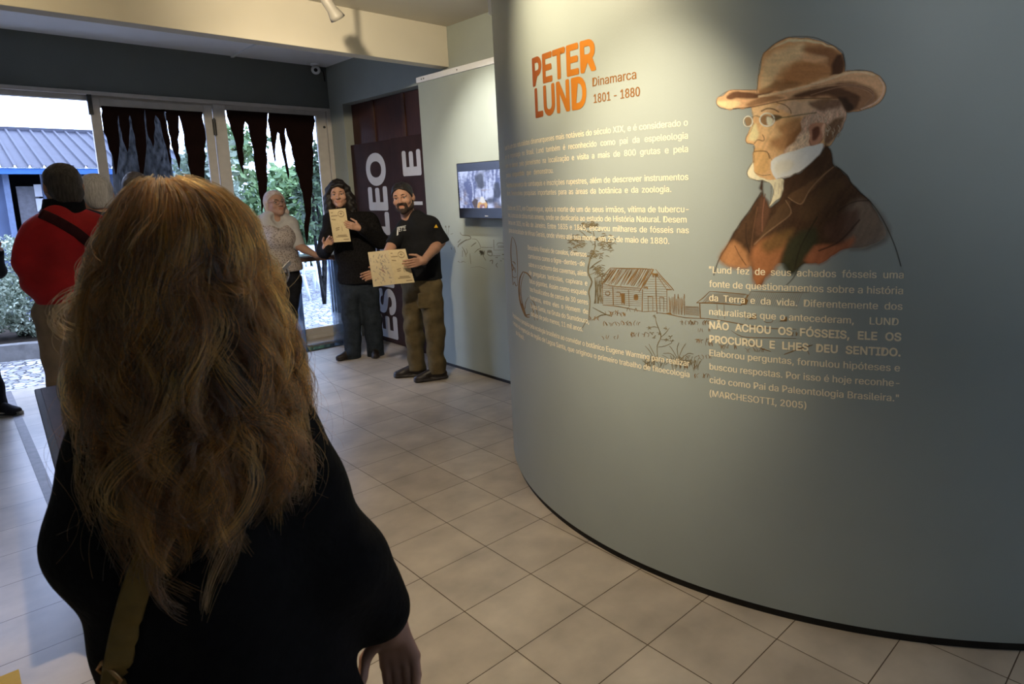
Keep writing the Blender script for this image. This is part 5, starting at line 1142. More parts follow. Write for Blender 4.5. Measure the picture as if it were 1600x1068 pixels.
hair_part('beard', hM, M['beard'], m1, beard, seed=4, h=0.004)
M['tshirt'] = mat('black_cotton', (0.008, 0.008, 0.009), 0.85, 0.15, noise=0.2, nscale=30, bump=0.25, bscale=25)
fr_ = rotz(rzb); s = SDF(J(655, 385, D) - np.array([0.5, 0.5, 0.42]), J(655, 385, D) + np.array([0.5, 0.5, 0.36]), 0.008)
s.cap(J(660, 434, D), J(658, 395, D), 0.168, 0.170, 0.03, fr_, (1, 0.78, 1)); s.cap(J(658, 395, D), J(655, 362, D), 0.168, 0.150, 0.03, fr_, (1, 0.70, 1))
s.cap(J(634, 353, D, 0.03), J(673, 350, D, -0.03), 0.068, 0.068, 0.05); s.cap(J(655, 350, D), J(650, 341, D), 0.085, 0.072, 0.03)
sl_ = SDF(s.lo, s.lo + s.h * (s.n - 1), s.h); sl_.cap(J(674, 351, D, -0.03), J(689, 377, D, -0.03), 0.072, 0.068, 0.03); sl_.plane(J(691, 379, D), J(692, 381, D) - J(675, 350, D)); s.F = smin(s.F, sl_.F[:s.n[0], :s.n[1], :s.n[2]], 0.03)
sl_ = SDF(s.lo, s.lo + s.h * (s.n - 1), s.h); sl_.cap(J(633, 354, D, 0.02), J(614, 380, D, 0.0), 0.068, 0.064, 0.03); sl_.plane(J(612, 384, D), J(611, 386, D) - J(633, 354, D)); s.F = smin(s.F, sl_.F[:s.n[0], :s.n[1], :s.n[2]], 0.03)
s.wobble(0.006, 30, 7); s.plane((0, 0, J(655, 436, D)[2]), (0, 0, -1))
V, Fq = s.mesh(); tsh = fast_mesh('t_shirt', V, Fq, M['tshirt'], m1); tshirt_sdf = s
def hit(s, px, py, t0=0.3, t1=9.0, out=0.002):
    d = ray(px, py); d = d / np.linalg.norm(d); t = np.arange(t0, t1, 0.002); P = CAM + d[None] * t[:, None]
    I = np.round((P - s.lo) / s.h).astype(int); ok = ((I >= 0) & (I < s.n)).all(1); f = np.ones(len(t)); f[ok] = s.F[I[ok, 0], I[ok, 1], I[ok, 2]]
    k = np.argmax(f < 0) if (f < 0).any() else None
    if k is None: return None
    return CAM + d * (t[k] - out - 0.004)
M['print_white'] = mat('white_fabric_print', (0.62, 0.62, 0.62), 0.7, 0.2, noise=0.05); M['print_yellow'] = mat('yellow_fabric_print', (0.75, 0.45, 0.03), 0.7, 0.2, noise=0.05)
def decal(name, polys, sdf, m, parent_root, step=1.2):
    """small print laid on the cloth: each outline is filled with a grid that follows the surface"""
    b = MB()
    for poly in polys:
        P = [hit(sdf, *p, out=0.004) for p in poly]
        if any(p is None for p in P): continue
        c = sum(P) / len(P); b.add([tuple(c)] + [tuple(p) for p in P], [(0, i + 1, (i + 1) % len(P) + 1) for i in range(len(P))])
    return keep(b.build(name, m), parent_root)
cE = lambda pts: [(490 + x / 3.05, 260 + y / 3.05) for x, y in pts]
vP, fP = text_mesh('PETZL', 0.03); vP[:, 0] = (vP[:, 0] - vP[:, 0].min()) / (vP[:, 0].max() - vP[:, 0].min()); vP[:, 1] /= vP[:, 1].max()
q4 = [np.array(p) for p in cE([(397, 311), (441, 304), (443, 284), (398, 291)])]
pr_ = [hit(tshirt_sdf, *(q4[0] * (1 - u) * (1 - w_) + q4[1] * u * (1 - w_) + q4[2] * u * w_ + q4[3] * (1 - u) * w_), t0=4.8, t1=6.6, out=0.003) for u, w_, _ in vP]
keep(mesh_obj('chest_print', pr_, fP, M['print_white']), tsh)
decal('chest_print', [cE(p) for p in ([(397, 308), (404, 306), (403, 326), (396, 330)], [(400, 288), (440, 280), (440, 282), (400, 290)])], s, M['print_white'], tsh)
decal('sleeve_print', [cE([(584, 275), (593, 291), (574, 292)])], s, M['print_yellow'], tsh)
M['khaki'] = mat('khaki_trouser_cloth', (0.105, 0.078, 0.038), 0.9, 0.15, noise=0.25, nscale=14, bump=0.35, bscale=22)
tr1 = trousers(hips, legs, M['khaki'], m1, J(658, 428, D)[2], (0.100, 0.080, 0.074), belly=0.150, rz=rzb, wob=0.010)
pk = MB(); pa = [hit_p for hit_p in (J(653, 458, D, -0.16), J(680, 457, D, -0.15), J(680, 481, D, -0.15), J(653, 482, D, -0.16))]
keep(MB().add([tuple(p) for p in pa] + [tuple(p + toCam * -0.05) for p in pa], [(0, 1, 2, 3), (7, 6, 5, 4), (0, 4, 5, 1), (1, 5, 6, 2), (2, 6, 7, 3), (3, 7, 4, 0)]).build('cargo_pocket', M['khaki'], bevel=0.006), tr1)
lv = rgt(face_dir(m1.location)) ; tl_ = -rgt(face_dir(m1.location, math.pi))  # viewer-left directions
vl = np.array([-RGT[0], -RGT[1], 0]); vl /= np.linalg.norm(vl)
shoes([((legs[0][2][0], legs[0][2][1], 0.09), vl + 0.25 * toCam), ((legs[1][2][0], legs[1][2][1], 0.09), vl + 0.45 * toCam)], m1, M['shoe'], L_=0.22, wd=0.048)

# printed papers --------------------------------------------------
def paper(name, quad, D_, label, cat, draw, fold=None, nx=70, ny=70):
    """a sheet held up: quad of photo points at distance D_; fold bends it at u = fold"""
    P = [at_d(x, y, D_) for x, y in quad]; U, W = np.meshgrid(np.linspace(0, 1, nx), np.linspace(0, 1, ny))
    X = (np.array(P[0])[None, None] * ((1 - U) * (1 - W))[..., None] + np.array(P[1]) * (U * (1 - W))[..., None] + np.array(P[2]) * (U * W)[..., None] + np.array(P[3]) * ((1 - U) * W)[..., None])
    n = np.cross(P[1] - P[0], P[3] - P[0]); n /= np.linalg.norm(n)
    if n @ (CAM - P[0]) < 0: n = -n
    bend = -0.02 * np.sin(math.pi * U) if fold is None else -0.03 * (1 - np.abs(U - fold) / np.where(U < fold, fold, 1 - fold))
    X = X + n * bend[..., None] + n * (0.004 * np.sin(W * 5))[..., None]
    col = draw(U, W); F_ = [(j * nx + i, j * nx + i + 1, (j + 1) * nx + i + 1, (j + 1) * nx + i) for j in range(ny - 1) for i in range(nx - 1)]
    c0_ = X.reshape(-1, 3).mean(0)
    if 'printed_paper' not in M: M['printed_paper'] = attr_mat('printed_paper', 0.8, 0.15)
    o = mesh_obj(name, X.reshape(-1, 3) - c0_, F_, M['printed_paper'], paint=np.concatenate([col.reshape(-1, 3), np.ones((nx * ny, 1))], 1)); o.location = c0_
    sd = o.modifiers.new('thickness', 'SOLIDIFY'); sd.thickness = 0.0012
    return tag(o, label, cat)
CRM = np.array([0.62, 0.50, 0.30])
def strokes_on(U, W, col, lines, c, wd):
    for l in lines:
        d = line_d(l, U, W); a = np.clip(1.2 - d / wd, 0, 1)[..., None]; col = col * (1 - 0.75 * a) + np.array(c) * 0.75 * a
    return col
def leaf_front(U, W, u0=0.0, u1=1.0):
    u = (U - u0) / (u1 - u0); ins = ((u >= 0) & (u <= 1))[..., None]
    col = np.tile(CRM, U.shape + (1,)) * (0.94 + 0.1 * vnoise(U * 20, W * 20, 1, 1, 5))[..., None]; c0_ = col.copy()
    ring = [(0.68 + 0.18 * math.cos(a), 0.16 + 0.085 * math.sin(a)) for a in np.linspace(0, 6.3, 24)]
    L_ = [ring, [(0.68, 0.12), (0.68, 0.19)], [(0.60, 0.15), (0.76, 0.15)], [(0.1, 0.1), (0.2, 0.1)], [(0.08, 0.2), (0.45, 0.2)], [(0.25, 0.58), (0.45, 0.56)], [(0.25, 0.63), (0.42, 0.62)], [(0.6, 0.54), (0.61, 0.66)], [(0.3, 0.8), (0.8, 0.8)], [(0.2, 0.84), (0.85, 0.84)], [(0.6, 0.93), (0.9, 0.93)], [(0.08, 0.3), (0.3, 0.32)]]
    d = strokes_on(u, W, col, L_, (0.10, 0.05, 0.03), 0.018); return np.where(ins, d, c0_)
def map_front(U, W):
    left = leaf_front(U, W, 0.54, 1.0); rr = random.Random(3); col = left
    for k in range(46):
        x, y = rr.uniform(0.06, 0.5), rr.uniform(0.08, 0.92)
        if rr.random() < 0.55: x = rr.gauss(0.3, 0.05)
        col = strokes_on(U, W, col, [[(x, y), (x + rr.uniform(-0.03, 0.03), y + rr.uniform(-0.04, 0.06)), (x + rr.uniform(-0.03, 0.05), y + rr.uniform(0, 0.08))]], (0.10, 0.09, 0.13) if rr.random() < 0.8 else (0.25, 0.05, 0.05), rr.uniform(0.006, 0.014))
    grey = ((U < 0.53) * (0.35 + 0.25 * vnoise(U * 8, W * 8, 1, 1, 8)))[..., None]; return col * (1 - grey * 0.3) + np.array([0.42, 0.40, 0.40]) * grey * 0.3
paper('folded_map', [(574.6, 393.8), (633.3, 388.5), (648, 441), (583.4, 448.2)], D - 0.30, 'unfolded cream map sheet with dark drawing held by the bearded man', 'map', map_front, fold=0.55, nx=110, ny=90)

# ------------------------------------------------ woman in the dark coat, holding the leaflet
D = 6.95; tone = (0.42, 0.23, 0.15)
w2 = empty('person', (*at_d(568, 556, D)[:2], 0), 'dark-haired woman in black coat and dark jeans holding up a cream leaflet', 'person')
rzb = face_dir(w2.location, -0.12); hM = head_frame(J(529, 303, D), face_dir(w2.location, -0.08), -0.05, 0.06, 1.04)
toC2 = -np.array([w2.location[0], w2.location[1], 0]); toC2 /= np.linalg.norm(toC2)
neck = J(535, 333, D); chest = J(545, 365, D); hips = [J(546, 440, D), J(574, 441, D)]
legs = [[hips[0], J(549, 497, D), J(551, 547, D)], [hips[1], J(582, 500, D), J(588, 553, D)]]
w1_ = J(509, 386, D, -0.25); h1_ = J(523, 366, D, -0.29) - w1_; w2_ = J(561, 356, D, -0.30); h2_ = J(540, 350, D, -0.36) - w2_
a1 = arm_hand(J(507, 398, D, -0.08), w1_, h1_, toC2, (0, 0, 1), 0.036, 0.026, curl=(0.5, 0.5, 0.4), k=0.92, h=0.004)
a2 = arm_hand(J(594, 374, D, -0.08), w2_, h2_, -toC2, (0, 0, 1), 0.036, 0.026, curl=(0.45, 0.5, 0.4), k=0.92, h=0.004)
body_core(w2, [add_head(hM, tone, 0.96), torso_core(None, neck, chest, hips, legs), a1, a2], tone, 'fair_skin')
eyes_and_brows(hM, w2, M['hair_black'], M['eye_white'], M['iris_dark'])
def long_hair(s):
    s.F[:] = head_sdf_like(s, 0.018); s.plane((0, 0.062, 0.055), (0, 0.8, -0.6)); 
    for sx in (-1, 1):
        s.chain([(sx * 0.075, 0.0, 0.04), (sx * 0.092, 0.005, -0.04), (sx * 0.095, 0.01, -0.12), (sx * 0.105, 0.02, -0.20)], [0.035, 0.04, 0.045, 0.04], 0.03); s.chain([(sx * 0.05, -0.07, 0.0), (sx * 0.06, -0.085, -0.12), (sx * 0.07, -0.08, -0.24)], [0.05, 0.055, 0.05], 0.03)
    s.chain([(0, -0.08, 0.0), (0, -0.10, -0.24)], [0.05, 0.05], 0.03); s.cap((-0.05, 0.075, 0.085), (0.045, 0.085, 0.075), 0.016, 0.014, 0.02)
hair_part('hair', hM, M['hair_black'], w2, long_hair, noise=0.005, seed=9)
M['coat'] = mat('black_fleece_coat', (0.009, 0.008, 0.008), 0.95, 0.1, noise=0.6, nscale=70, bump=0.5, bscale=90)
fr_ = rotz(rzb); s = SDF(J(552, 385, D) - np.array([0.6, 0.6, 0.48]), J(552, 385, D) + np.array([0.6, 0.6, 0.42]), 0.009)
s.cap(J(549, 362, D), J(556, 400, D), 0.180, 0.19, 0.04, fr_, (1, 0.74, 1)); s.cap(J(556, 400, D), J(561, 432, D), 0.19, 0.205, 0.03, fr_, (1, 0.72, 1))
s.cap(J(521, 342, D), J(575, 345, D), 0.085, 0.09, 0.06); s.cap(J(540, 345, D), J(536, 331, D), 0.10, 0.075, 0.04)
s.chain([J(520, 344, D), J(507, 392, D, -0.08), J(513, 388, D, -0.24)], [0.085, 0.068, 0.052], 0.03); s.chain([J(577, 348, D), J(594, 376, D, -0.08), J(566, 358, D, -0.27)], [0.09, 0.078, 0.056], 0.03)
s.wobble(0.010, 24, 5); s.plane((0, 0, J(560, 441, D)[2]), (0, 0, -1)); V, Fq = s.mesh(); fast_mesh('coat', V, Fq, M['coat'], w2)
M['jeans'] = mat('dark_blue_denim', (0.022, 0.028, 0.036), 0.9, 0.15, noise=0.3, nscale=20, bump=0.3, bscale=30)
trousers(hips, legs, M['jeans'], w2, J(560, 425, D)[2], (0.100, 0.085, 0.082), belly=0.15, rz=rzb)
shoes([((legs[0][2][0], legs[0][2][1], 0.09), vl + 0.9 * toC2), ((legs[1][2][0], legs[1][2][1], 0.09), 0.1 * vl + toC2)], w2, M['shoe'], L_=0.19, wd=0.042)
paper('leaflet', [(513.6, 327.5), (539.8, 325), (548.4, 377), (521.5, 378.7)], D - 0.33, 'narrow cream leaflet with small brown print held up by the dark-coated woman', 'leaflet', leaf_front, nx=60, ny=110)

# ------------------------------------------------ woman in the crochet top
D = 7.42; tone = (0.30, 0.17, 0.12)
w3 = empty('person', (*at_d(441, 548, D)[:2], 0), 'woman in glasses and loose white crochet top resting a hand on the acrylic table', 'person')
rzb = face_dir(w3.location, 0.35); hM = head_frame(J(430, 318, D), face_dir(w3.location, 0.45), 0.16, 0.03, 1.05)
toC3 = -np.array([w3.location[0], w3.location[1], 0]); toC3 /= np.linalg.norm(toC3)
neck = J(430, 345, D); chest = J(430, 370, D); hips = [J(426, 440, D), J(452, 440, D)]
legs = [[hips[0], J(430, 495, D), J(432, 545, D)], [hips[1], J(450, 495, D), J(447, 548, D)]]
w_ = J(494, 398.5, D, -0.16); hh = J(515, 401.5, D, -0.16) - w_
a1 = arm_hand(J(466, 384, D, -0.10), w_, hh, (0, 0, -1), toC3, 0.042, 0.027, curl=(0.12, 0.1, 0.1), spread=1.5, k=0.95, h=0.004, thumb=0.1)
wl_, hl_ = J(408, 432, D, -0.05), J(407, 455, D, -0.05) - J(408, 432, D, -0.05)
a2 = arm_hand(J(404, 392, D), wl_, hl_, rgt(rzb), toC3, 0.042, 0.027, k=0.95, h=0.005)
body_core(w3, [add_head(hM, tone, 1.06), torso_core(None, neck, chest, hips, legs), a1, a2], tone, 'shaded_fair_skin')
eyes_and_brows(hM, w3, M['hair_dkgrey'], M['eye_white'], M['iris_dark'])
def cap_hair(s):
    s.F[:] = head_sdf_like(s, 0.012); s.plane((0, 0.05, 0.05), (0, 0.8, -0.6)); s.chain([(-0.07, -0.01, 0.0), (-0.085, -0.01, -0.09), (-0.085, 0.0, -0.15)], [0.03, 0.028, 0.02], 0.02); s.chain([(0.07, -0.02, 0.0), (0.08, -0.02, -0.07)], [0.03, 0.022], 0.02); s.ell((0, -0.075, -0.08), (0.07, 0.04, 0.08), 0.03)
hair_part('hair', hM, M['hair_pale'], w3, cap_hair, seed=12)
def spectacles(Mx, root, m, r=0.022):
    b = MB()
    for sx in (-1, 1):
        ring = [xf(Mx, np.array([(sx * 0.033 + r * 1.15 * math.cos(a), 0.108 - 0.006 * abs(math.cos(a)), -0.002 + r * 0.9 * math.sin(a))]))[0] for a in np.linspace(0, 2 * math.pi, 21)]
        b.tube(ring, 0.0016, 6); b.tube([xf(Mx, np.array([p]))[0] for p in ((sx * 0.058, 0.102, 0.004), (sx * 0.075, 0.06, 0.006), (sx * 0.082, -0.01, 0.004))], 0.0016, 6)
    b.tube([xf(Mx, np.array([p]))[0] for p in ((-0.009, 0.113, 0.004), (0.0, 0.117, 0.006), (0.009, 0.113, 0.004))], 0.0016, 6)
    return keep(b.build('spectacles', m, smooth=True), root)
spectacles(hM, w3, M['dark_metal'])
def crochet():
    m = mat('shaded_white_crochet', (0.42, 0.37, 0.34), 0.9, 0.1); n = m.node_tree.nodes; l = m.node_tree.links; p = n['Principled BSDF']
    tc = n.new('ShaderNodeTexCoord'); v = n.new('ShaderNodeTexVoronoi'); v.inputs['Scale'].default_value = 66; l.new(tc.outputs['Object'], v.inputs['Vector'])
    r = n.new('ShaderNodeMapRange'); r.inputs['From Min'].default_value = 0.15; r.inputs['From Max'].default_value = 0.5; l.new(v.outputs['Distance'], r.inputs['Value'])
    mx = n.new('ShaderNodeMix'); mx.data_type = 'RGBA'; mx.inputs['A'].default_value = (0.09, 0.065, 0.055, 1); mx.inputs['B'].default_value = (0.36, 0.31, 0.285, 1); l.new(r.outputs[0], mx.inputs['Factor']); l.new(mx.outputs['Result'], p.inputs['Base Color'])
    b = n.new('ShaderNodeBump'); b.inputs['Strength'].default_value = 0.6; b.inputs['Distance'].default_value = 0.006; l.new(v.outputs['Distance'], b.inputs['Height']); l.new(b.outputs[0], p.inputs['Normal']); return m
M['crochet'] = crochet(); M['white_cloth'] = mat('shaded_white_blouse', (0.36, 0.345, 0.34), 0.9, 0.15, noise=0.08, bump=0.2, bscale=25)  # crochet and blouse whites darkened, the shadow on her put into the colours
fr_ = rotz(rzb); lo, hi = J(430, 385, D) - np.array([0.6, 0.6, 0.42]), J(430, 385, D) + np.array([0.6, 0.6, 0.40])
s = SDF(lo, hi, 0.009); s.cap(J(430, 366, D), J(434, 420, D), 0.185, 0.235, 0.04, fr_, (1, 0.78, 1)); s.cap(J(410, 350, D), J(448, 350, D), 0.085, 0.085, 0.05); s.ell(J(438, 372, D, -0.1), (0.15, 0.12, 0.12), 0.05)
s.chain([J(408, 352, D), J(402, 392, D)], [0.085, 0.08], 0.04); s.cap(J(434, 340, D, -0.10), J(440, 352, D, -0.16), 0.07, 0.05, 0.02, op='cut'); s.wobble(0.006, 26, 4); s.plane(J(434, 424, D), (0, 0, -1)); V, Fq = s.mesh(); fast_mesh('crochet_top', V, Fq, M['crochet'], w3)
s = SDF(lo, hi, 0.009); s.cap(J(412, 350, D), J(452, 350, D), 0.080, 0.082, 0.05); s.cap(J(430, 352, D), J(432, 390, D), 0.165, 0.17, 0.04, fr_, (1, 0.72, 1)); s.chain([J(452, 352, D), J(466, 382, D, -0.08)], [0.082, 0.062], 0.03); s.cap(J(434, 340, D, -0.10), J(440, 352, D, -0.16), 0.06, 0.04, 0.02, op='cut'); V, Fq = s.mesh(); fast_mesh('blouse', V, Fq, M['white_cloth'], w3)
M['dark_cloth'] = mat('near_black_trousers', (0.012, 0.012, 0.015), 0.9, 0.15, noise=0.3, nscale=20)
trousers(hips, legs, M['dark_cloth'], w3, J(434, 410, D)[2], (0.112, 0.085, 0.07), belly=0.19, rz=rzb)
shoes([((legs[0][2][0], legs[0][2][1], 0.09), toC3 - 0.1 * vl), ((legs[1][2][0], legs[1][2][1], 0.09), 0.75 * toC3 - 0.9 * vl)], w3, M['shoe'], L_=0.18, wd=0.040)

# ------------------------------------------------ man in the red jacket, seen from behind
D = 4.6; tone = (0.36, 0.20, 0.13)
m4 = empty('person', (*at_d(102, 800, D)[:2], 0), 'grey-haired man in red jacket seen from behind near the open doorway', 'person')
rzb = face_dir(m4.location, math.pi + 0.15); hM = head_frame(J(98, 291, D), face_dir(m4.location, math.pi + 0.25), -0.05, 0.0, 0.97)
away = np.array([m4.location[0], m4.location[1], 0]); away /= np.linalg.norm(away); rv = np.array([away[1], -away[0], 0])
neck = J(98, 335, D); chest = J(98, 390, D); hc = J(120, 490, D); hips = [hc - rv * 0.085, hc + rv * 0.085]
legs = [[h_, np.array([h_[0], h_[1], 0.50]), np.array([h_[0], h_[1], 0.09])] for h_ in hips]
shL, shR = J(62, 362, D), J(146, 362, D); elL = J(50, 412, D, -0.02); wrL = J(72, 448, D, 0.2); elR = J(160, 425, D); wrR = J(140, 455, D, 0.25)
a1 = arm_hand(elL, wrL, away * 0.8 + rv * 0.4 + np.array([0, 0, -0.2]), rv, (0, 0, 1), 0.042, 0.03, h=0.005, curl=(0.5, 0.6, 0.5)); a2 = arm_hand(elR, wrR, away * 0.8 - rv * 0.3, -rv, (0, 0, 1), 0.042, 0.03, h=0.005, curl=(0.5, 0.6, 0.5))
body_core(m4, [add_head(hM, tone, 1.02), torso_core(None, neck, chest, hips, legs), a1, a2], tone, 'tan_skin')
def back_hair(s):
    s.F[:] = head_sdf_like(s, 0.007); s.ell((0, -0.055, -0.045), (0.070, 0.055, 0.065), 0.03); s.plane((0, 0.06, 0.04), (0, 0.8, -0.6)); s.plane((0, 0.015, -0.02), (0, 0.75, -0.66)); s.plane((0, 0, -0.108), (0, -0.2, -1))
hair_part('hair', hM, M['hair_dkgrey'], m4, back_hair, seed=15, noise=0.003)
eyes_and_brows(hM, m4, M['hair_grey'], M['eye_white'], M['iris_dark'])
M['red'] = mat('red_jacket_nylon', (0.46, 0.008, 0.011), 0.7, 0.35, noise=0.2, nscale=8, bump=0.7, bscale=11); M['collar'] = mat('black_collar_fleece', (0.010, 0.010, 0.012), 0.95, 0.1, noise=0.3)
M['strap_dark'] = mat('dark_red_black_strap', (0.045, 0.008, 0.010), 0.8, 0.2, noise=0.2)
fr_ = rotz(rzb); s = SDF(J(98, 400, D) - np.array([0.62, 0.62, 0.42]), J(98, 400, D) + np.array([0.62, 0.62, 0.38]), 0.009)
s.cap(J(102, 375, D), J(108, 430, D), 0.178, 0.18, 0.04, fr_, (1, 0.74, 1)); s.cap(J(108, 430, D), J(114, 462, D), 0.18, 0.175, 0.03, fr_, (1, 0.76, 1)); s.cap(J(68, 358, D), J(138, 358, D), 0.080, 0.085, 0.06); s.cap(J(98, 352, D), J(98, 334, D), 0.10, 0.078, 0.05)
s.chain([shL, elL, wrL], [0.080, 0.074, 0.056], 0.012); s.chain([shR, elR, wrR], [0.092, 0.082, 0.060], 0.03)
s.wobble(0.012, 30, 8); s.plane(J(100, 470, D), (0, 0, -1)); V, Fq = s.mesh(); fast_mesh('jacket', V, Fq, M['red'], m4); red_sdf = s
s2 = SDF(J(97, 330, D) - 0.16, J(97, 330, D) + 0.16, 0.007); s2.cap(J(101, 340, D), J(100, 318, D), 0.100, 0.088, 0.02); s2.plane(J(97, 310, D), (0, 0, 1)); V, Fq = s2.mesh(); fast_mesh('collar', V, Fq, M['collar'], m4)
def ribbon_on(sdf, pts, wd, m, name, root, lift=0.004, nseg=26):
    """a strap laid on the surface: traced centre line in photo points, width in metres"""
    P = smooth_pts(pts, 8); C_ = [hit(sdf, *p, out=lift) for p in P]; C_ = [c for c in C_ if c is not None]; b = MB(); V = []; Fc = []
    for i, c in enumerate(C_):
        t = C_[min(i + 1, len(C_) - 1)] - C_[max(i - 1, 0)]; t = t / np.linalg.norm(t); v = CAM - c; v = v / np.linalg.norm(v); sd = np.cross(t, v); sd /= np.linalg.norm(sd); nr = np.cross(sd, t); nr = nr if nr @ v > 0 else -nr
        for a, d_ in ((-0.5, 0.0), (-0.42, 0.003), (0.42, 0.003), (0.5, 0.0), (0.42, -0.002), (-0.42, -0.002)): V.append(tuple(c + sd * wd * a + nr * d_))
    for i in range(len(C_) - 1):
        for q in range(6): Fc.append((6 * i + q, 6 * i + (q + 1) % 6, 6 * i + 6 + (q + 1) % 6, 6 * i + 6 + q))
    b.add(V, Fc); return keep(b.build(name, m, smooth=True), root)
ribbon_on(red_sdf, [(60, 332), (75, 338), (95, 348), (118, 362), (140, 380), (160, 400)], 0.05, M['strap_dark'], 'strap', m4)
M['beige'] = mat('beige_trouser_cloth', (0.26, 0.19, 0.13), 0.9, 0.15, noise=0.15, nscale=14, bump=0.25, bscale=20)
trousers(hips, legs, M['beige'], m4, J(100, 452, D)[2], (0.092, 0.080, 0.074), belly=0.15, rz=rzb)
shoes([((l[2][0], l[2][1], 0.09), away) for l in legs], m4, M['shoe'], L_=0.21, wd=0.048)

# ------------------------------------------------ simpler figures: half-hidden visitors
def standing(label, px, ytop, D, rz_off, hair_m, hair_f, top_m, leg_m, tone, shoulder=0.19, shoe_m=None, arms=None, top_name='jacket', mname='tan_skin', step=None):
    base = at_d(px, 700, D); top = at_d(px, ytop, D)[2]; root = empty('person', (base[0], base[1], 0), label, 'person')
    rz = face_dir(root.location, rz_off); f, r_ = fwd(rz), rgt(rz); B = np.array([base[0], base[1], 0]); Z = lambda z: B + np.array([0, 0, z]); sc = (top - 0.02) / 1.75
    hM = head_frame(Z(top - 0.02 - 0.118 * 1.04) + f * 0.01, rz, -0.03, 0, 1.04)
    neck = Z(1.48 * sc); chest = Z(1.28 * sc); hips = [Z(0.93 * sc) - r_ * 0.09, Z(0.93 * sc) + r_ * 0.09]; st = step or (0, 0)
    legs = [[h_, h_ * np.array([1, 1, 0]) + np.array([0, 0, 0.49 * sc]) + f * 0.01, h_ * np.array([1, 1, 0]) + np.array([0, 0, 0.09]) + f * st[i]] for i, h_ in enumerate(hips)]
    sh = [Z(1.42 * sc) - r_ * (shoulder - 0.02), Z(1.42 * sc) + r_ * (shoulder - 0.02)]
    arms = arms or [(Z(1.13 * sc) - r_ * 0.27 - f * 0.03, Z(0.90 * sc) - r_ * 0.26 + f * 0.05), (Z(1.13 * sc) + r_ * 0.27 - f * 0.03, Z(0.90 * sc) + r_ * 0.26 + f * 0.05)]
    if callable(arms): arms = arms(Z, f, r_, sc)
    ah = [arm_hand(e, w_, (w_ - e), -r_ * sg + f * 0.2, f, 0.040, 0.028, h=0.005, curl=(0.4, 0.5, 0.4)) for (e, w_), sg in zip(arms, (-1, 1))]
    body_core(root, [add_head(hM, tone), torso_core(None, neck, chest, hips, legs)] + ah, tone, mname)
    eyes_and_brows(hM, root, hair_m, M['eye_white'], M['iris_dark']); hair_part('hair', hM, hair_m, root, hair_f, seed=int(px) % 50 + 1)
    s = SDF(Z(1.15 * sc) - np.array([0.5, 0.5, 0.42]), Z(1.15 * sc) + np.array([0.5, 0.5, 0.42]), 0.01); fr = rotz(rz)
    s.cap(Z(0.98 * sc), Z(1.30 * sc), 0.178, 0.172, 0.04, fr, (1, 0.76, 1)); s.cap(sh[0], sh[1], 0.078, 0.078, 0.05); s.cap(Z(1.42 * sc), Z(1.50 * sc), 0.09, 0.07, 0.04)
    for a, (e, w_) in zip(sh, arms): s.chain([a, e, e * 0.15 + w_ * 0.85], [0.08, 0.066, 0.050], 0.03)
    s.wobble(0.007, 26, 5); s.plane(Z(0.86 * sc), (0, 0, -1)); V, Fq = s.mesh(); fast_mesh(top_name, V, Fq, top_m, root)
    trousers(hips, legs, leg_m, root, 0.98 * sc, (0.102, 0.082, 0.072), belly=0.155, rz=rz)
    shoes([((l[2][0], l[2][1], 0.09), f) for l in legs], root, shoe_m or M['shoe'], L_=0.20, wd=0.045)
    return root, hM
M['navy'] = mat('navy_jacket_cloth', (0.02, 0.024, 0.04), 0.85, 0.2, noise=0.2, nscale=15)
standing('person whose pale grey hair shows above the foreground woman, left of two', 207, 268, 5.4, math.pi + 0.3, M['hair_grey'], back_hair, M['navy'], M['dark_cloth'], (0.36, 0.2, 0.13))
standing('person whose dark crown shows above the foreground woman, right of two', 268, 266, 5.9, math.pi - 0.2, M['hair_dkgrey'], back_hair, M['dark_cloth'], M['jeans'], (0.36, 0.2, 0.13))
M['canvas_shoe'] = mat('dark_canvas_shoe', (0.03, 0.03, 0.04), 0.8, 0.2, noise=0.2); M['white_sole'] = mat('pale_rubber_sole', (0.5, 0.48, 0.44), 0.7, 0.3)
Dl = float(np.hypot(*on_z(2, 648)[:2]))
larms = lambda Z, f, r_, sc: [(Z(1.12 * sc) - r_ * 0.24 + f * 0.06, Z(1.30 * sc) - r_ * 0.14 + f * 0.20), (Z(1.13 * sc) + r_ * 0.25 + f * 0.08, Z(1.30 * sc) + r_ * 0.12 + f * 0.22)]
vr = np.array([RGT[0], RGT[1], 0])
b6 = at_d(-24, 700, Dl); yaw6 = math.atan2(-vr[0], vr[1]) - face_dir(b6)
p6_, hM6 = standing('person in dark clothes and pale-soled shoes cut off by the left picture edge', -24, 292, Dl, yaw6, M['hair_dkgrey'], back_hair, M['dark_cloth'], M['dark_cloth'], (0.42, 0.24, 0.17), arms=larms, shoe_m=M['canvas_shoe'], step=(0.05, 0.0))
f6, r6 = fwd(math.atan2(-vr[0], vr[1])), rgt(math.atan2(-vr[0], vr[1]))
for ch in [c for c in p6_.children if c.name.startswith('shoe')]:
    co_ = np.array([v.co[:] for v in ch.data.vertices]); lo, hi = co_.min(0), co_.max(0)
    ctr = (lo + hi) / 2; b = MB(); along = co_[:, :2] @ f6[:2]; a0, a1_ = along.min(), along.max(); across = co_[:, :2] @ r6[:2]; c_m = (across.min() + across.max()) / 2
    pl = [(-0.036, 0.02), (-0.042, 0.10), (-0.040, a1_ - a0 - 0.05), (-0.02, a1_ - a0 + 0.004), (0.02, a1_ - a0 + 0.004), (0.040, a1_ - a0 - 0.05), (0.042, 0.10), (0.036, 0.02)]
    b.prism(pl, lambda u, v, d: tuple(f6 * (a0 + v) + r6 * (c_m + u) + np.array([0, 0, d])), 0.0, 0.028); keep(b.build('sole', M['white_sole'], bevel=0.004), ch)
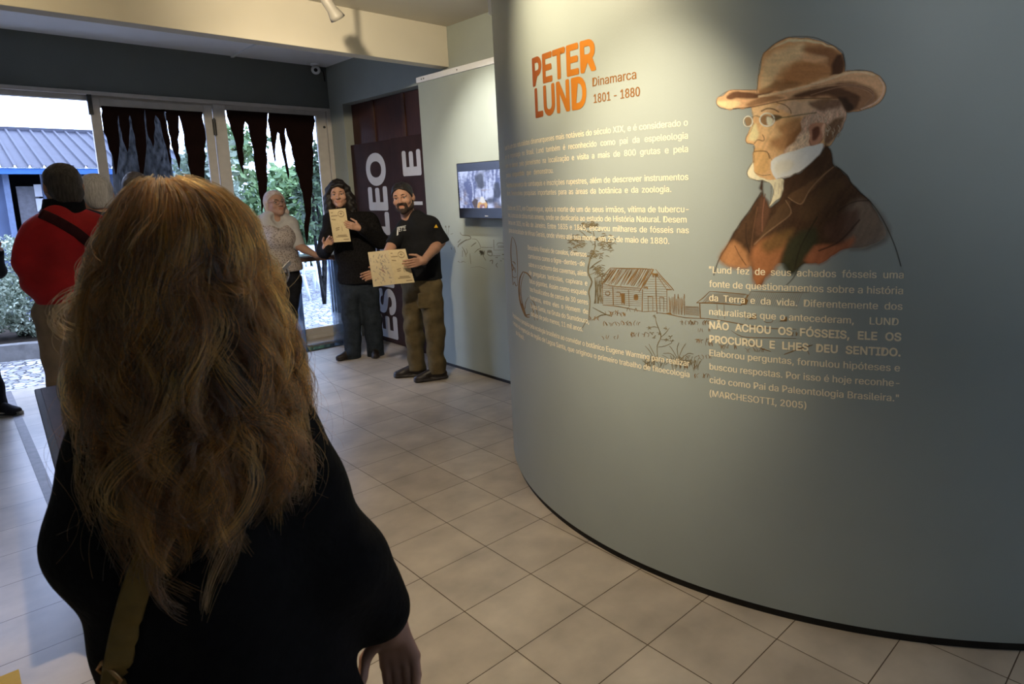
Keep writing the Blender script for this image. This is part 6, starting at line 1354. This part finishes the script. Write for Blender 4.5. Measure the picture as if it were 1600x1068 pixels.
# ------------------------------------------------ the woman in the foreground, seen from behind
D = 1.22; tone = (0.36, 0.19, 0.125)
f1 = empty('person', (*at_d(300, 700, D)[:2], 0), 'woman with long wavy brown hair and black top in the foreground, seen from behind', 'person')
awy = np.array([f1.location[0], f1.location[1], 0]); awy /= np.linalg.norm(awy); rv1 = np.array([awy[1], -awy[0], 0]); up1 = np.array([0, 0, 1.0])
rzb = face_dir(f1.location, math.pi - 0.15); rzh = face_dir(f1.location, math.pi - 0.72)
HC = J(286, 425, D); hM = head_frame(HC, rzh, -0.02, 0.0, 1.0)
neck = HC + np.array([0, 0, -0.2]) - awy * 0.02; chest = neck + np.array([0, 0, -0.2]) + rv1 * 0.015
B0 = np.array([f1.location[0], f1.location[1], 0]) + rv1 * 0.03
hips = [B0 + up1 * 0.86 - rv1 * 0.09, B0 + up1 * 0.86 + rv1 * 0.09]; legs = [[h_, h_ * np.array([1, 1, 0]) + up1 * 0.45, h_ * np.array([1, 1, 0]) + up1 * 0.085] for h_ in hips]
shL, shR = J(222, 690, D), J(412, 690, D); elL, wrL = J(176, 845, D, 0.0), J(240, 945, D, 0.24)
elR, wrR = J(522, 870, D, 0.0), J(610, 975, D, 0.08)
hdR = J(640, 1078, D, 0.08) - wrR
a1 = arm_hand(elR, wrR, hdR, -awy * 0.85 - rv1 * 0.5, -rv1 * 0.9 + awy * 0.6, 0.040, 0.027, h=0.003, curl=(0.40, 0.50, 0.45), k=1.05, thumb=0.45)
a2 = arm_hand(elL, wrL, awy * 0.8 + rv1 * 0.6, rv1 * 0.5 - up1, up1, 0.040, 0.027, h=0.004, curl=(0.6, 0.7, 0.5), k=0.95)
body_core(f1, [add_head(hM, tone, 0.98), torso_core(None, neck, chest, hips, legs), a1, a2], tone, 'warm_skin')
eyes_and_brows(hM, f1, M['hair_dkgrey'], M['eye_white'], M['iris_dark'])
M['black_top'] = mat('black_knit_top', (0.0055, 0.0048, 0.0045), 0.92, 0.12, noise=0.25, nscale=40, bump=0.25, bscale=60)
fr_ = rotz(rzb); CC = J(320, 950, D); s = SDF(CC - np.array([0.45, 0.45, 0.52]), CC + np.array([0.45, 0.45, 0.62]), 0.008)
s.cap(J(308, 720, D), J(345, 900, D), 0.155, 0.160, 0.05, fr_, (1, 0.74, 1)); s.cap(J(345, 900, D), J(388, 1160, D), 0.160, 0.198, 0.05, fr_, (1, 0.78, 1))
s.cap(J(235, 692, D), J(400, 692, D), 0.070, 0.074, 0.07); s.cap(J(295, 670, D), neck, 0.10, 0.07, 0.05)
s.chain([shL, elL, elL * 0.45 + wrL * 0.55], [0.080, 0.074, 0.060], 0.05); s.chain([shR, J(462, 775, D), elR, elR * 0.25 + wrR * 0.75], [0.076, 0.074, 0.074, 0.062], 0.05)
s.wobble(0.006, 26, 11)
V, Fq = s.mesh(); fast_mesh('black_top', V, Fq, M['black_top'], f1); top_sdf = s
trousers(hips, legs, M['dark_cloth'], f1, 0.80, (0.088, 0.075, 0.07), belly=0.13, rz=rzb)
shoes([((l[2][0], l[2][1], 0.085), awy) for l in legs], f1, M['shoe'], L_=0.19, wd=0.042)

# spectacles seen past the right cheek
M['clear_frame'] = mat('clear_grey_acetate', (0.33, 0.29, 0.24), 0.25, 0.5, noise=0.1); M['lens'] = glass_mat('spectacle_lens', (0.93, 0.95, 0.97), 2.0)
Dg = D + 0.06
ring = [J(431 + 19 * math.cos(a) + 3 * math.sin(a), 431 - 19 * math.sin(a), Dg, 0.004 * math.cos(a)) for a in np.linspace(0, 2 * math.pi, 29)]
gl_ = MB().tube(ring, 0.0022, 8); cen = sum(ring[:-1]) / 28; oth = rv1 * -0.064 + awy * 0.012
gl_.tube([p + oth for p in ring], 0.0022, 8); gl_.tube(smooth_pts([ring[14], (ring[14] + ring[0] + oth) / 2 + awy * 0.006 + up1 * 0.006, ring[0] + oth], 5), 0.002, 6)
tp = [J(453, 410, Dg, -0.004), J(438, 424, D, 0.035), J(423, 438, D, 0.0), J(385, 462, D, -0.03)]
go = gl_.build('spectacles', M['clear_frame'], smooth=True); keep(go, f1)
tb_ = MB(); P = smooth_pts(tp, 5); V = []; Fc = []
for p in P:
    for a, b in ((-0.0035, -0.0012), (0.0035, -0.0012), (0.0035, 0.0012), (-0.0035, 0.0012)): V.append(tuple(p + up1 * a + rv1 * b))
for i in range(len(P) - 1):
    for q_ in range(4): Fc.append((4 * i + q_, 4 * i + (q_ + 1) % 4, 4 * i + 4 + (q_ + 1) % 4, 4 * i + 4 + q_))
tem = tb_.add(V, Fc).build('temple', M['clear_frame'], smooth=True); keep(tem, go)
ln = MB()
for o_ in (np.zeros(3), oth): n0 = len(ln.v); ln.add([tuple(cen + o_)] + [tuple(p + o_) for p in ring[:-1]], [(0, i + 1, (i + 1) % 28 + 1) for i in range(28)])
keep(ln.build('lens', M['lens']), go)

# shoulder bag: strap over the back, brass buckle, pouch at the left hip
M['mustard'] = mat('mustard_bag_leather', (0.17, 0.095, 0.018), 0.6, 0.3, noise=0.15, nscale=40); M['brass'] = mat('brass_buckle', (0.45, 0.25, 0.10), 0.3, 0.5, metal=1.0)
bg_ = empty('shoulder_bag', (*J(190, 1120, D, -0.05)[:2], 0.55), 'mustard shoulder bag, its strap and brass buckle across the foreground woman\'s back', 'bag')
bs_ = ribbon_on(top_sdf, [(330, 690), (290, 745), (262, 800), (238, 855), (216, 910), (200, 965), (190, 1010), (182, 1050), (176, 1100), (172, 1150)], 0.036, M['mustard'], 'strap', bg_, lift=0.008)
bc = [hit(top_sdf, *p, out=0.016) for p in ((160, 1034), (190, 1062), (183, 1072), (153, 1044), (160, 1034))]
keep(MB().tube(bc, 0.003, 8).build('buckle', M['brass'], smooth=True), bs_)
pp = J(165, 1240, D, -0.05)
keep(MB().box((-0.10, -0.04, -0.10), (0.10, 0.04, 0.09), Matrix.Translation(Vector(pp)) @ Matrix.Rotation(rzb, 4, 'Z')).build('pouch', M['mustard'], bevel=0.02), bg_)

# long wavy hair -------------------------------------------------------------
LEFT = [(279, 252), (284, 225), (292, 203), (305, 185), (325, 165), (350, 148), (385, 132), (430, 118), (480, 108), (530, 101), (580, 99), (630, 106), (680, 116), (740, 122), (800, 130), (860, 145), (960, 190)]
RIGHT = [(279, 262), (284, 292), (292, 325), (305, 358), (325, 387), (350, 407), (385, 420), (430, 427), (480, 444), (530, 464), (580, 472), (630, 480), (680, 492), (740, 508), (800, 505), (860, 490), (960, 440)]
yl, xl = np.array(LEFT).T; yr, xr = np.array(RIGHT).T
Zy = np.linspace(279, 960, 400); Zz = np.array([J(290, y, D)[2] for y in Zy])
axis0 = lambda z: np.array([HC[0], HC[1], 0])
wl_t = np.array([(J(px, y, D) - HC) @ rv1 for y, px in zip(Zy, np.interp(Zy, yl, xl))]); wr_t = np.array([(J(px, y, D) - HC) @ rv1 for y, px in zip(Zy, np.interp(Zy, yr, xr))])
zt_ = Zz[::-1]; envL = lambda z: np.interp(z, zt_, wl_t[::-1]); envR = lambda z: np.interp(z, zt_, wr_t[::-1])
ztop = Zz[0]; zh = HC[2]
def back(z):       # how far the hair stands toward the camera, behind the head axis
    t = np.clip((ztop - z) / (ztop - zh + 0.02), 0, 1); dome = 0.128 * np.sqrt(np.clip(1 - (1 - t)**2, 0, 1)); low = np.clip((zh - z) / 0.25, 0, 1); return dome + 0.035 * low
rng = np.random.RandomState(7)
def strand_paths(n_clump, per, npt=44):
    pts = []; tint = []; rad = []
    t = np.linspace(0, 1, npt)
    for c in range(n_clump):
        ph = rng.uniform(-2.3, 2.3); rho = rng.uniform(0.60, 1.0) ** 0.5; side = math.sin(ph)
        yend = rng.uniform(690, 795) + (70 * max(0, -side) if rng.rand() < 0.45 else 0)
        if rng.rand() < 0.10: yend = rng.uniform(480, 700)
        if rng.rand() < 0.05: yend = rng.uniform(820, 900)
        ystart = 283 + abs(rng.normal(0, 9)) + (rng.rand() < 0.35) * rng.uniform(0, 110)
        wa = rng.uniform(0.006, 0.016); wf = rng.uniform(1.6, 3.4); wp = rng.uniform(0, 6.28); wp2 = rng.uniform(0, 6.28); dr = rng.normal(0, 0.16); tn = np.clip(rng.normal(0.36, 0.26), 0.02, 1.0)
        curl = rng.rand() < 0.6; cr = rng.uniform(0.012, 0.028); cs = rng.choice([-1, 1]) if abs(side) < 0.6 else -np.sign(side); cw = rng.uniform(0.004, 0.010); ca = rng.uniform(3.6, 6.0)
        for k in range(per):
            j = rng.normal(size=3); y = ystart + (yend + rng.normal(0, 6) - ystart) * t ** 1.25; z = np.interp(y, Zy, Zz)
            p2 = ph + dr * t + 0.07 * j[0] * (1 - 0.85 * t); r2 = np.clip(rho + 0.04 * j[1] * (1 - 0.5 * t), 0.55, 1.0)
            s_, c_ = np.sin(p2), np.cos(p2); L_, R_ = envL(z), envR(z); mid = (L_ + R_) / 2; half = (R_ - L_) / 2 * 0.93
            a = mid + half * s_ * r2; b = back(z) * c_ * r2
            g = np.clip((t - 0.10) / 0.5, 0, 1) * wa * (1 + 0.7 * t); a = a + g * np.sin(wf * 6.28 * t + wp + 0.18 * j[2]); b = b + 0.9 * g * np.sin(wf * 6.28 * t + wp2 + 0.18 * j[2])
            lat = np.clip((t - 0.1) / 0.3, 0, 1) * (1 - 0.35 * t); a = a + cw * 0.5 * j[0] * lat; b = b + cw * 0.4 * j[1] * lat; zz = z + 0.004 * j[2]
            if curl:
                u = np.clip((t - 0.78) / 0.22, 0, 1); an = u * ca; a = a + cs * cr * (1 - np.cos(an)); zz = zz + cr * (np.sin(an) * 0.9 + 0.9 * u)
            pts.append(np.stack([HC[0] + a * rv1[0] - b * awy[0], HC[1] + a * rv1[1] - b * awy[1], zz], 1)); tint.append(np.full(npt, tn + 0.08 * j[0])); rad.append(0.00040 * (1 - 0.5 * t ** 3))
    return pts, tint, rad
A, Tn, Rd = strand_paths(780, 24)
n_main = len(A)
for k in range(520):                                        # stray hairs
    p = A[rng.randint(n_main)].copy(); n_ = len(p); t = np.linspace(0, 1, n_); d = rng.normal(size=3) * np.array([1, 1, 0.5]); d -= awy * 0.4; q = rng.uniform(0.008, 0.035)
    p += (t ** 1.5)[:, None] * d[None] * q + (0.006 * np.sin(t * rng.uniform(6, 16) + k))[:, None] * rng.normal(size=3)[None] * t[:, None]; A.append(p); Tn.append(np.full(n_, rng.uniform(0.4, 0.9))); Rd.append(0.00022 * (1 - 0.5 * t))
hc_ = bpy.data.hair_curves.new('hair'); hc_.add_curves([len(p) for p in A])
hc_.points.foreach_set('position', np.concatenate(A).astype(np.float32).ravel())
ra = hc_.attributes.get('radius') or hc_.attributes.new('radius', 'FLOAT', 'POINT'); ra.data.foreach_set('value', np.concatenate(Rd).astype(np.float32))
ta = hc_.attributes.new('tint', 'FLOAT', 'POINT'); ta.data.foreach_set('value', np.concatenate(Tn).astype(np.float32))
def hair_mat():
    m = bpy.data.materials.new('wavy_brown_hair'); m.use_nodes = True; n = m.node_tree.nodes; l = m.node_tree.links; n.remove(n['Principled BSDF'])
    h = n.new('ShaderNodeBsdfHairPrincipled'); h.parametrization = 'COLOR'; h.inputs['Roughness'].default_value = 0.35; h.inputs['Radial Roughness'].default_value = 0.45
    a = n.new('ShaderNodeAttribute'); a.attribute_name = 'tint'; r = n.new('ShaderNodeValToRGB'); e = r.color_ramp.elements
    e[0].position = 0.05; e[0].color = (0.014, 0.005, 0.0016, 1); e[1].position = 0.95; e[1].color = (0.55, 0.205, 0.03, 1); mid = r.color_ramp.elements.new(0.5); mid.color = (0.12, 0.042, 0.008, 1)
    l.new(a.outputs['Fac'], r.inputs[0]); l.new(r.outputs[0], h.inputs['Color']); l.new(h.outputs[0], n['Material Output'].inputs['Surface']); return m
M['wavy'] = hair_mat(); hc_.materials.append(M['wavy'])
ho = bpy.data.objects.new('hair', hc_); COL.objects.link(ho); keep(ho, f1)
# dense inner body of the hair
s = SDF(HC - np.array([0.26, 0.26, 0.36]), HC + np.array([0.26, 0.26, 0.2]), 0.008)
sl, P = s.sub(s.lo, s.lo + s.h * s.n)
q_ = P - HC; a = q_ @ rv1; b = -(q_ @ awy); z = P[..., 2]; L_, R_ = envL(z), envR(z); mid, half = (L_ + R_) / 2, (R_ - L_) / 2
bk = np.where(b > 0, back(z) * 0.74, 0.05) + 1e-4; zend = np.interp(735, Zy, Zz)
f_ = (np.sqrt(((a - mid) / np.maximum(half * 0.74, 1e-3))**2 + (b / bk)**2) - 1) * 0.08
f_ = np.maximum(f_, z - (ztop - 0.022)); f_ = np.maximum(f_, zend - z); s.F[sl] = f_; s.wobble(0.006, 60, 3)
V, Fq = s.mesh(); M['hair_core'] = mat('inner_brown_hair', (0.007, 0.0035, 0.0016), 0.8, 0.15, noise=0.5, nscale=60, stretch=(1, 1, 0.12), bump=0.6, bscale=70); fast_mesh('hair_mass', V, Fq, M['hair_core'], f1)
